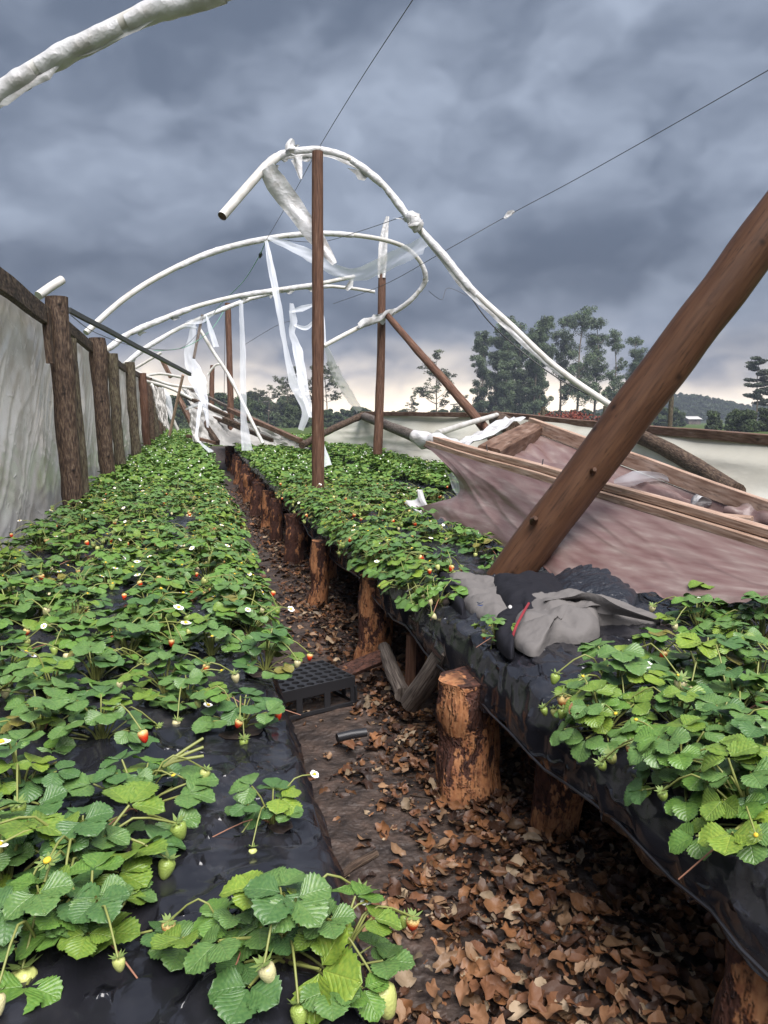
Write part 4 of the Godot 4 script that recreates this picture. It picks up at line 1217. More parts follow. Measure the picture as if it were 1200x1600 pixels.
	var sh := [
		[[Vector3(-0.159, 1.504, -16.659), Vector3(0.551, 1.270, -17.494), Vector3(1.987, 0.767, -15.010)], [Vector3(-0.076, 0.770, -16.342), Vector3(0.502, 0.685, -16.398), Vector3(1.981, 0.650, -14.790)], "big milky sheet hanging under the fallen beams at the far end"],
		[[Vector3(-0.795, 1.851, -15.406), Vector3(-0.601, 1.807, -15.768)], [Vector3(-0.686, 1.224, -15.095), Vector3(-0.483, 0.998, -15.018)], "white film curtain hanging at the last wall posts"],
		[[Vector3(-0.358, 2.094, -19.890), Vector3(0.803, 1.304, -18.474)], [Vector3(-0.067, 1.458, -19.119), Vector3(1.007, 0.753, -16.698)], "grey-white film sagging from the upper lath"],
		[[Vector3(0.739, 1.269, -17.034), Vector3(2.005, 0.802, -14.595)], [Vector3(1.126, 0.759, -16.463), Vector3(2.020, 0.665, -14.368)], "milky film strip below the long collapsed beam"]]
	for b in sh:
		var ta := []
		var tb := []
		for q in b[0]: ta.append(q)
		for q in b[1]: tb.append(q)
		ta = spline(ta, 40)
		tb = spline(tb, 40)
		var sd := rf(0, 50)
		single("fallen_sheet", b[2], "plastic sheet", sheet(40, 16, func(u, v):
			var p: Vector3 = (ta[int(roundf(u * 40))] as Vector3).lerp(tb[int(roundf(u * 40))], v)
			return p + Vector3(0.2, 0.1, 1.0) * (0.22 * absf(n3(Vector3(u * 7 + sd, v * 2, sd))) + 0.1 * n3(Vector3(u * 19, v * 6, sd)))), M.fallen, "sheets of the collapsed roof")

	# ------------------------------------------------------------ torn strips of film
	var strips := [
		[[Vector3(0.985, 3.537, -10.307), Vector3(1.338, 3.300, -9.881), Vector3(1.740, 2.989, -9.434), Vector3(1.981, 2.939, -9.266), Vector3(2.168, 2.968, -8.602), Vector3(2.337, 2.971, -7.732)], [0.05, 0.13, 0.15, 0.16, 0.18, 0.22], 1, "sheer film sash slung from the bent hoop to the broken hoop"],
		[[Vector3(0.981, 3.566, -10.623), Vector3(1.026, 3.176, -10.460), Vector3(1.099, 2.661, -10.276), Vector3(1.166, 2.166, -10.199), Vector3(1.265, 1.671, -10.114), Vector3(1.401, 1.340, -10.041), Vector3(1.329, 1.076, -10.026)], [0.043, 0.086, 0.094, 0.079, 0.144, 0.115, 0.072], 1, "long sheer strip hanging from the top of the bent hoop"],
		[[Vector3(0.802, 3.217, -13.526), Vector3(0.812, 2.456, -13.430), Vector3(0.802, 1.704, -13.341), Vector3(0.797, 1.168, -13.276), Vector3(0.836, 0.696, -13.209)], [0.086, 0.108, 0.101, 0.108, 0.216], 1, "straight sheer strip hanging right of the slim dark pole"],
		[[Vector3(1.505, 3.013, -12.293), Vector3(1.527, 2.755, -12.256), Vector3(1.502, 2.557, -12.238), Vector3(1.572, 2.309, -12.190), Vector3(1.626, 1.755, -11.902), Vector3(1.697, 1.248, -11.616)], [0.072, 0.158, 0.101, 0.158, 0.144, 0.072], 0, "bunched white film hanging left of the centre post"],
		[[Vector3(1.472, 2.874, -12.284), Vector3(1.667, 2.933, -12.244), Vector3(1.863, 2.993, -12.203)], [0.043, 0.094, 0.036], 0, "short white film band just left of the centre post"],
		[[Vector3(1.544, 2.676, -12.242), Vector3(1.736, 2.636, -12.190), Vector3(1.936, 2.854, -12.168)], [0.036, 0.072, 0.022], 0, "second film band curling behind the centre post"],
		[[Vector3(2.021, 3.047, -12.690), Vector3(2.055, 2.820, -12.654), Vector3(2.068, 2.438, -12.500)], [0.036, 0.072, 0.036], 0, "film strip hanging just right of the centre post"],
		[[Vector3(2.000, 2.359, -12.092), Vector3(2.233, 1.994, -12.509), Vector3(2.540, 1.690, -13.123), Vector3(2.994, 1.378, -14.218)], [0.058, 0.158, 0.173, 0.115], 1, "pale strip stretched down to the pole junction"],
		[[Vector3(1.451, 1.216, -9.495), Vector3(1.472, 0.908, -9.245), Vector3(1.506, 0.667, -9.000)], [0.058, 0.086, 0.101], 1, "bluish strip hanging beside the foot of the centre post"],
		[[Vector3(0.016, 2.991, -14.726), Vector3(-0.015, 2.668, -14.694), Vector3(-0.069, 2.367, -14.670), Vector3(0.010, 1.974, -14.603), Vector3(0.156, 1.512, -14.511)], [0.058, 0.144, 0.187, 0.216, 0.072], 0, "white film bundle hanging from the lowest hoop"],
		[[Vector3(0.246, 3.107, -14.684), Vector3(0.328, 2.806, -14.627), Vector3(0.411, 2.529, -14.573)], [0.022, 0.101, 0.130], 0, "pointed film flap under the lowest hoop"],
		[[Vector3(0.107, 1.523, -14.006), Vector3(0.042, 1.167, -13.667), Vector3(0.023, 0.910, -13.433), Vector3(0.122, 0.791, -13.083), Vector3(0.236, 0.698, -12.733)], [0.072, 0.058, 0.043, 0.065, 0.086], 0, "twisted white strip trailing to the end of the left bed"],
		[[Vector3(-0.117, 2.906, -14.333), Vector3(0.129, 3.001, -14.596), Vector3(0.399, 3.157, -14.860)], [0.036, 0.144, 0.036], 0, "ragged film hanging along the lowest hoop"],
		[[Vector3(-0.322, 2.701, -13.633), Vector3(-0.115, 2.802, -13.905), Vector3(0.078, 2.804, -14.066)], [0.029, 0.086, 0.029], 0, "torn film edge on the lowest hoop near the wall"],
		[[Vector3(-0.029, 2.481, -16.747), Vector3(0.115, 2.085, -16.664), Vector3(0.220, 1.419, -16.142), Vector3(0.245, 1.060, -15.885)], [0.072, 0.216, 0.115, 0.043], 0, "loose white film tangled over the fallen pipes"],
		[[Vector3(-0.182, 1.418, -16.136), Vector3(0.072, 1.520, -16.087), Vector3(0.219, 1.467, -15.941)], [0.043, 0.101, 0.036], 0, "film knot caught on the fallen beams"],
		[[Vector3(-0.624, 1.831, -15.776), Vector3(-0.510, 1.596, -15.720), Vector3(-0.448, 1.225, -15.659)], [0.072, 0.144, 0.058], 0, "white film tatter hanging behind the last wall posts"]]
	for s in strips:
		var pp := []
		for q in s[0]: pp.append(q)
		single("film_strip", s[3], "plastic film", ribbon(pp, s[1], Vector3(1, 0.1, -0.24) if absf(pp[0].y - pp[-1].y) > 0.6 * absf(pp[0].x - pp[-1].x) else Vector3(0.1, 1, 0.2), 40, 0.4, 0.14), M.veil, "torn strips of film")

	# ------------------------------------------------------------ wires
	var wires := [
		[[Vector3(1.078, 2.992, -1.615), Vector3(1.115, 3.240, -3.502), Vector3(1.217, 3.478, -4.335), Vector3(1.287, 3.767, -6.116), Vector3(1.206, 3.750, -7.481), Vector3(1.161, 3.764, -9.048), Vector3(1.000, 3.621, -10.832)], 0.0032, M.wire, "dark ridge wire running overhead to the centre post"],
		[[Vector3(1.000, 3.621, -10.832), Vector3(0.927, 3.473, -11.246), Vector3(0.787, 3.349, -12.509), Vector3(0.549, 3.284, -14.113), Vector3(0.235, 3.082, -15.720)], 0.006, M.green_cord, "green cord tied to the top of the bent hoop"],
		[[Vector3(3.619, 3.318, -2.073), Vector3(3.723, 3.467, -4.138), Vector3(3.678, 3.458, -4.563), Vector3(3.600, 3.436, -5.409), Vector3(3.229, 3.254, -6.306), Vector3(2.822, 3.055, -6.795), Vector3(2.283, 2.757, -7.097), Vector3(2.189, 2.775, -8.988), Vector3(1.957, 2.853, -11.127)], 0.0032, M.wire, "long slack wire crossing the sky on the right"],
		[[Vector3(2.270, 2.739, -7.098), Vector3(2.450, 2.490, -7.024), Vector3(2.672, 2.145, -6.927), Vector3(2.955, 1.866, -6.824), Vector3(3.251, 1.593, -6.615), Vector3(3.539, 1.402, -6.418)], 0.006, M.wire, "black cord running along below the broken hoop"],
		[[Vector3(1.129, 3.653, -10.908), Vector3(1.804, 3.733, -11.272), Vector3(2.043, 3.538, -9.739), Vector3(2.006, 3.134, -7.314)], 0.004, M.wire, "thin wire between the bent hoop and the film knot"],
		[[Vector3(2.695, 2.701, -8.855), Vector3(2.933, 2.651, -9.103), Vector3(3.044, 2.806, -9.198), Vector3(3.269, 2.713, -9.132)], 0.003, M.wire, "loose wire tangle in the sky right of the bent hoop"],
		[[Vector3(1.013, 2.745, -16.526), Vector3(1.461, 2.899, -14.363), Vector3(1.610, 2.820, -12.762)], 0.004, M.wire, "fine wire behind the hanging strips"],
		[[Vector3(0.686, 3.581, -17.019), Vector3(0.642, 2.505, -16.898), Vector3(0.599, 1.429, -16.777)], 0.006, M.wire, "vertical wire beside the slim dark pole"],
		[[Vector3(-0.600, 2.280, -12.716), Vector3(-0.123, 2.434, -13.655), Vector3(0.352, 2.958, -15.676), Vector3(0.685, 3.555, -17.016)], 0.006, M.green_cord, "green cord sagging toward the slim dark pole"]]
	for w in wires:
		var pp := []
		for q in w[0]: pp.append(q)
		var o := single("wire", w[3], "wire", tube(spline(pp, 36), w[1], 5), w[2], "wires across the tunnel")
		if w[3].begins_with("long slack"):
			part(o, "splice", ribbon([Vector3(2.782, 3.026, -6.801), Vector3(2.828, 3.066, -6.795), Vector3(2.874, 3.089, -6.787)], [0.02, 0.05, 0.02], Vector3(0, 1, 0), 8, 0.5, 0.6), M.film)
		if w[3].begins_with("green cord tied"):
			part(o, "knot", tube([Vector3(0.955, 3.523, -11.142), Vector3(0.946, 3.488, -11.140), Vector3(0.945, 3.464, -11.241)], [0.01, 0.03, 0.01], 8, 0.2, 20.0), M.black)

	# ------------------------------------------------------------ jacket at the foot of the leaning pole
	var jk := thing("jacket", "grey and black padded jacket with red piping, dropped around the leaning pole", "jacket", Vector3(1.278, 0.500, -2.603))
	part(jk, "padded_lining", cloth([Vector3(1.149, 0.530, -2.862), Vector3(1.328, 0.530, -3.086), Vector3(1.528, 0.530, -3.188), Vector3(1.745, 0.530, -3.266), Vector3(1.846, 0.530, -3.208), Vector3(1.802, 0.530, -2.941), Vector3(1.701, 0.530, -2.643), Vector3(1.590, 0.530, -2.402), Vector3(1.502, 0.530, -2.275), Vector3(1.389, 0.530, -2.338), Vector3(1.313, 0.530, -2.519), Vector3(1.153, 0.530, -2.558), Vector3(1.101, 0.530, -2.676)], 0.512, 0.032, Vector2(0.3, 0.9), 60.0, 0.007, 1.0, 0.6), M.lining)
	part(jk, "hood", cloth([Vector3(1.405, 0.550, -2.869), Vector3(1.649, 0.550, -3.114), Vector3(1.791, 0.550, -3.112), Vector3(1.761, 0.550, -2.850), Vector3(1.631, 0.550, -2.569), Vector3(1.483, 0.550, -2.393), Vector3(1.386, 0.550, -2.467), Vector3(1.321, 0.550, -2.588)], 0.535, 0.06, Vector2(0.3, 0.9), 55.0, 0.01, 4.0, 0.6), M.lining)
	part(jk, "sleeve", cloth([Vector3(1.023, 0.530, -3.160), Vector3(1.124, 0.530, -3.179), Vector3(1.210, 0.530, -3.016), Vector3(1.224, 0.530, -2.843), Vector3(1.122, 0.530, -2.566), Vector3(1.012, 0.530, -2.377), Vector3(0.966, 0.530, -2.459), Vector3(0.950, 0.530, -2.578), Vector3(0.977, 0.530, -2.819)], 0.51, 0.05, Vector2(0.9, -0.5), 26.0, 0.012, 7.0, 0.6), M.grey_cloth)
	part(jk, "cuff", cloth([Vector3(1.031, 0.530, -3.232), Vector3(1.093, 0.530, -3.263), Vector3(1.104, 0.530, -3.155), Vector3(1.011, 0.530, -2.811), Vector3(0.925, 0.530, -2.584), Vector3(0.927, 0.530, -2.719), Vector3(0.964, 0.530, -2.944)], 0.515, 0.03, Vector2(1, 0), 24.0, 0.008, 2.0), M.black_cloth)
	part(jk, "collar", cloth([Vector3(1.169, 0.550, -2.927), Vector3(1.314, 0.550, -2.987), Vector3(1.428, 0.550, -2.904), Vector3(1.360, 0.550, -2.635), Vector3(1.221, 0.550, -2.447), Vector3(1.076, 0.550, -2.334), Vector3(1.075, 0.550, -2.425), Vector3(1.053, 0.550, -2.498), Vector3(1.090, 0.550, -2.700)], 0.53, 0.06, Vector2(0.8, 0.6), 22.0, 0.012, 3.0), M.black_cloth)
	part(jk, "body_panel", cloth([Vector3(1.135, 0.530, -2.563), Vector3(1.280, 0.530, -2.665), Vector3(1.401, 0.530, -2.614), Vector3(1.457, 0.530, -2.454), Vector3(1.504, 0.530, -2.240), Vector3(1.370, 0.530, -2.205), Vector3(1.294, 0.530, -2.257), Vector3(1.223, 0.530, -2.147), Vector3(1.128, 0.530, -2.096), Vector3(1.053, 0.530, -2.114), Vector3(0.949, 0.530, -2.017), Vector3(0.923, 0.530, -2.077), Vector3(0.952, 0.530, -2.213)], 0.532, 0.046, Vector2(0.55, -0.85), 22.0, 0.018, 9.0, 0.55), M.grey_cloth)
	part(jk, "yoke", cloth([Vector3(0.992, 0.540, -2.431), Vector3(1.100, 0.540, -2.539), Vector3(1.142, 0.540, -2.489), Vector3(1.047, 0.540, -2.329), Vector3(0.947, 0.540, -2.162), Vector3(0.882, 0.540, -2.039), Vector3(0.881, 0.540, -2.135), Vector3(0.921, 0.540, -2.277)], 0.52, 0.036, Vector2(0.7, 0.7), 24.0, 0.012, 5.0), M.black_cloth)
	part(jk, "red_piping", tube(spline([Vector3(1.074, 0.588, -2.351), Vector3(1.009, 0.592, -2.242), Vector3(0.959, 0.588, -2.163), Vector3(0.931, 0.575, -2.127), Vector3(0.918, 0.550, -2.119)], 16), 0.0045, 8), M.red)
	part(jk, "chest_print", ribbon([Vector3(0.931, 0.574, -2.464), Vector3(0.935, 0.574, -2.444), Vector3(0.957, 0.575, -2.464)], [0.004, 0.008, 0.004], Vector3(0, 1, 0.6), 8, 0.1, 0.05), M.white_print)
	part(jk, "chest_print", ribbon([Vector3(0.926, 0.570, -2.444), Vector3(0.934, 0.570, -2.433), Vector3(0.945, 0.570, -2.439)], [0.003, 0.005, 0.003], Vector3(0, 1, 0.6), 8, 0.1, 0.05), M.blue_print)
	part(jk, "snap_button", tube([Vector3(0.986, 0.590, -2.308), Vector3(0.981, 0.597, -2.289)], 0.006, 10), M.film)
	part(jk, "hem_flap", ribbon([Vector3(1.132, 0.590, -2.356), Vector3(1.246, 0.600, -2.324), Vector3(1.308, 0.590, -2.203), Vector3(1.457, 0.545, -2.176)], [0.03, 0.06, 0.06, 0.02], Vector3(0.3, 0.4, 0.9), 24, 0.15, 0.1), M.grey_cloth)

	# ------------------------------------------------------------ far country
	far_country()

	# ------------------------------------------------------------ plants
	for k in 16:
		var low := k < 6
		leaf_kinds.append(leaf_mesh(rf(0.015, 0.045) if low else rf(0.05, 0.1), rf(0.07, 0.12) if low else rf(0.03, 0.085), rf(0.04, 0.053), rf(-0.15, 0.3) if low else rf(-0.1, 0.5), k * 1.37))
	for k in 4: berries.append(berry_node(k, 0.03))
	for k in 2: flowers.append(flower_node(0.027, k == 0))
	plant_beds()
	litter(soil)
	for k in 5:
		var at: Vector3 = [Vector3(-0.366, 0.540, -4.799), Vector3(-0.091, 0.540, -4.845), Vector3(-0.273, 0.540, -4.465), Vector3(0.350, 0.540, -1.522), Vector3(0.818, 0.540, -1.510)][k]
		var o := MeshInstance3D.new()
		o.name = numbered("dead_leaf")
		o.mesh = dead_leaf(90 + k, Color.WHITE)
		o.mesh.surface_set_material(0, M.dry[k % 3])
		o.transform = Transform3D(Basis.from_euler(Vector3(0.2, k * 1.7, -0.2)).scaled(Vector3.ONE * [0.11, 0.1, 0.08, 0.05, 0.07][k]), at if k != 3 else Vector3(0.5, 0.05, -2.6))
		add_child(o)
		tag(o, ["broad brown dead leaf caught in the left bed beside the path plants", "orange-brown dead leaf lying on the left bed near the path edge", "small curled dead leaf below the broad one on the left bed", "dead leaf lying by the black hose on the soil", "brown dead leaf at the foot of the ripe berry plant"][k], "dead leaf", "dead leaves caught on the beds")
	for b in berries + flowers: b.free()

# a place on the land, by its bearing from the rows of the beds and its distance
func bearing(deg: float, dist: float) -> Vector3:
	return Vector3(sin(deg_to_rad(deg)), 0, -cos(deg_to_rad(deg))) * dist

func joined(m: ArrayMesh) -> ArrayMesh:
	var st := SurfaceTool.new()
	for k in m.get_surface_count(): st.append_from(m, k, Transform3D())
	return st.commit()

func hoop(label: String, pts: Array, r: float, bare: float, wrap: float) -> Node3D:
	var o := thing("pipe_hoop", label, "pipe hoop", pts[0], "white pipe hoops of the tunnel")
	var line := spline(pts, 70)
	part(o, "pipe", tube(line, r, 14, 0.02, 5.0), M.pipe)
	o.set_meta("line", line)
	# film still wound round the pipe, in lengths
	var k := 2
	while k < 62:
		var n := rng.randi_range(6, 14) if bare > 0 else rng.randi_range(12, 20)
		if rng.randf() > bare:
			var seg := []
			for q in range(k, mini(k + n, 69)): seg.append(line[q] + Vector3(0, -0.006, 0))
			if seg.size() > 3:
				part(o, "film_wrap", tube(spline(seg, seg.size() * 4), [r * 1.06, r * wrap, r * (wrap + 0.1), r * wrap, r * (wrap + 0.08), r * 1.05], 18, 0.07, 13.0, false), M.film)
				for e in 2:
					if rng.randf() < 0.45 and bare > 0:
						var c := rng.randi_range(1, seg.size() - 2)
						var p: Vector3 = seg[c] + Vector3(0, -r * 0.8, 0)
						var run: Vector3 = (seg[c + 1] - seg[c]).normalized()
						var l := rf(0.03, 0.09)
						part(o, "film_tatter", ribbon([p, p + Vector3(rf(-0.1, 0.1), -0.5, rf(-0.1, 0.1)) * l, p + Vector3(rf(-0.3, 0.3), -1.0, rf(-0.2, 0.2)) * l], [rf(0.12, 0.3), rf(0.07, 0.15), rf(0.02, 0.06)], run, 8, 0.25, 0.12), M.film)
		k += n
	return o

# ---------------------------------------------------------------- what stands beyond the tunnel
func far_country() -> void:
	var gums := []
	for k in 4: gums.append(tree_mesh(0, 20.0, 100 + k))
	var gl := [[20.79, 19.0, 150], [21.82, 21.5, 156], [22.8, 22.2, 150], [23.86, 22.6, 158], [24.97, 21.8, 150], [26.43, 22.6, 154], [27.6, 23.4, 150], [28.8, 22.0, 156], [30.26, 18.5, 150], [31.65, 17.8, 152], [24.6, 19.0, 146], [22.43, 17.0, 145]]
	var gt := ["outermost gum tree on the left of the grove", "tall gum tree, second from the left of the grove", "tall gum tree in the dense left half of the grove", "tallest dense gum tree left of the gap in the grove", "gum tree at the right side of the grove's dense half", "gum tree just right of the gap in the grove", "tallest open gum tree in the middle of the grove", "open gum tree right of the tallest one", "shorter gum tree at the right of the grove", "last gum tree at the right end of the grove", "front gum tree before the dense half", "lower gum tree before the dense half"]
	for k in gl.size():
		var p := bearing(gl[k][0], gl[k][2])
		p.y = 0
		place_tree("gum_tree", gt[k], "gum trees of the grove", gums[k % 2 if k < 5 or k > 9 else 2 + k % 2], p, k * 1.9, gl[k][1] / 21.6)
	var open_ := [tree_mesh(1, 12.0, 201), tree_mesh(1, 12.0, 202)]
	var ol := [[17.54, 12.6, 140, "round open tree standing alone left of the gum grove"], [9.41, 11.2, 140, "round dark tree seen right of the centre post"], [7.89, 10.2, 142, "round tree half hidden by the centre post"], [6.67, 9.2, 140, "smaller round tree left of the centre post"], [5.22, 7.4, 150, "thin small tree on the far tree line"], [4.48, 7.0, 150, "thinnest tree on the far tree line, leftmost"], [15.59, 6.0, 150, "low tree left of the lone round tree"], [19.19, 6.2, 150, "low tree right of the lone round tree"]]
	for k in ol.size():
		var p := bearing(ol[k][0], ol[k][2])
		p.y = 0
		place_tree("round_tree", ol[k][3], "round trees on the far field edge", open_[k % 2], p, k * 2.3, ol[k][1] / 12.0)
	var pn := tree_mesh(2, 12.0, 301)
	for k in 3:
		var p := bearing([39.27, 40.27, 41.25][k], [135, 142, 138][k])
		p.y = 0
		place_tree("pine_tree", ["flat-tiered pine at the right edge of the sky", "second flat-tiered pine cut by the right edge", "pine just outside the right edge"][k], "pines at the right", pn, p, k * 2.0 + 0.4, [11.6, 11.0, 9.0][k] / 12.0)
	# the wood that closes the field on the left reads as one mass
	var bush := [tree_mesh(3, 5.0, 401), tree_mesh(3, 5.0, 402)]
	var spots := []
	for k in 260:
		var x := rf(-21.56, 23.12)
		var far := rf(125, 190)
		var top := 5.2 if x < 7.52 else 3.4 if x < 12.73 else 2.8
		if x > 1.04 and x < 4.25: top = 5.6
		spots.append([x, far, top * rf(0.75, 1.15) * far / 150.0])
	for k in 120: spots.append([rf(18.44, 34.61), rf(160, 185), rf(2.2, 4.0)])
	for k in 50: spots.append([rf(36.46, 47.97), rf(85, 110), rf(1.7, 2.7)])
	for half in 2:
		for m in 2:
			var mm := MultiMesh.new()
			mm.transform_format = MultiMesh.TRANSFORM_3D
			mm.mesh = bush[half][1] if m == 0 else bush[half][0]
			mm.mesh.surface_set_material(0, M.crown if m == 0 else M.trunk)
			var xs := []
			for k in spots.size():
				if k % 2 != half: continue
				var p := bearing(spots[k][0], spots[k][1])
				p.y = -0.2
				xs.append(Transform3D(Basis(Vector3.UP, k * 1.3).scaled(Vector3.ONE * (spots[k][2] / 5.0) * Vector3(1.1, 1.0, 1.1)), p))
			mm.instance_count = xs.size()
			for k in xs.size(): mm.set_instance_transform(k, xs[k])
			var o := MultiMeshInstance3D.new()
			o.name = numbered("far_wood" if m == 0 else "far_wood_trunks")
			o.multimesh = mm
			add_child(o)
			tag(o, "low dark wood closing off the field in the distance", "woodland", "far woods", "stuff")
	# dark wooded hill on the right
	var c := bearing(35.23, 430)
	struct("wooded_hill", sheet(40, 24, func(u, v):
		var x := lerpf(-150, 150, u)
		var z := lerpf(-60, 60, v)
		var hgt := 7.5 * exp(-pow((x + 12) / 26.0, 2)) + 4.0 * exp(-pow((x - 30) / 60.0, 2)) + 3.0
		return Vector3(c.x + x, -1.0 + hgt * exp(-pow(z / 32.0, 2)) + 0.8 * n3(Vector3(x * 0.12, z * 0.12, 1)), c.z + z)), M.hill)
	var hm := MultiMesh.new()
	hm.transform_format = MultiMesh.TRANSFORM_3D
	hm.mesh = bush[0][1]
	var hx := []
	for k in 1300:
		var x := rf(-130, 140)
		var z := rf(-8, 40)
		var hgt := 7.5 * exp(-pow((x + 12) / 26.0, 2)) + 4.0 * exp(-pow((x - 30) / 60.0, 2)) + 3.0
		hx.append(Transform3D(Basis(Vector3.UP, k * 1.1).scaled(Vector3(1, 0.9, 1) * rf(0.7, 1.1)), Vector3(c.x + x, -2.0 + hgt * exp(-pow(z / 32.0, 2)), c.z + z)))
	hm.instance_count = hx.size()
	for k in hx.size(): hm.set_instance_transform(k, hx[k])
	var hw := MultiMeshInstance3D.new()
	hw.name = "hill_wood"
	hw.multimesh = hm
	add_child(hw)
	tag(hw, "dark wood covering the distant hill on the right", "woodland", "", "stuff")
	# red-leaved shrub
	var rv := PackedVector3Array()
	var rc := PackedColorArray()
	var ri := PackedInt32Array()
	for k in 24: leaf_cloud(rv, rc, ri, Vector3(rf(-1.7, 1.7), rf(0.3, 1.75), rf(-0.8, 0.8)), Vector3(0.6, 0.45, 0.6), 110, 0.1, Color(.17, .05, .035))
	var rp := bearing(27.37, 50)
	rp.y = 0.0
	var red := thing("red_shrub", "red-leaved shrub behind the right rail, below the gum grove", "shrub", rp)
	part(red, "foliage", mk(rv, PackedVector2Array(), ri, rc), M.crown, true)
	part(red, "stem", tube([Vector3(0, -0.05, 0), Vector3(0.1, 0.4, 0), Vector3(0.2, 0.9, 0)], [0.05, 0.02], 6), M.trunk, true)
	for k in 4:
		var p := bearing([25.24, 29.56, 33.94, 41.7][k], [32, 31, 30, 30][k])
		p.y = 0
		single("fence_post", ["pale green fence post below the dense half of the grove", "pale green fence post beside the red shrub", "pale green fence post right of the leaning pole", "pale green fence post outside the right edge"][k], "fence post", tube([p, p + Vector3(0, 1.0, 0), p + Vector3(0.02, [1.75, 1.75, 2.1, 1.9][k], 0)], [0.09, 0.085], 10, 0.06, 4.0), M.old2, "fence posts in the field")
	for k in 2:
		var p := bearing([34.44, 35.27][k], 260)
		p.y = 0
		var t := thing("farm_shed", ["white-roofed farm shed at the foot of the wooded hill, left one", "white-roofed farm shed at the foot of the wooded hill, right one"][k], "shed", p)
		var b := BoxMesh.new()
		b.size = Vector3(4.2, 1.6, 4)
		part(t, "wall", moved(b, Vector3(0, 0.8, 0)), M.grey, true)
		part(t, "roof", sheet(2, 1, func(u, v): return Vector3(lerpf(-2.5, 2.5, v), 1.6 + (0.9 if absf(u - 0.5) < 0.1 else 0.0), lerpf(2.4, -2.4, u))), M.pipe, true)

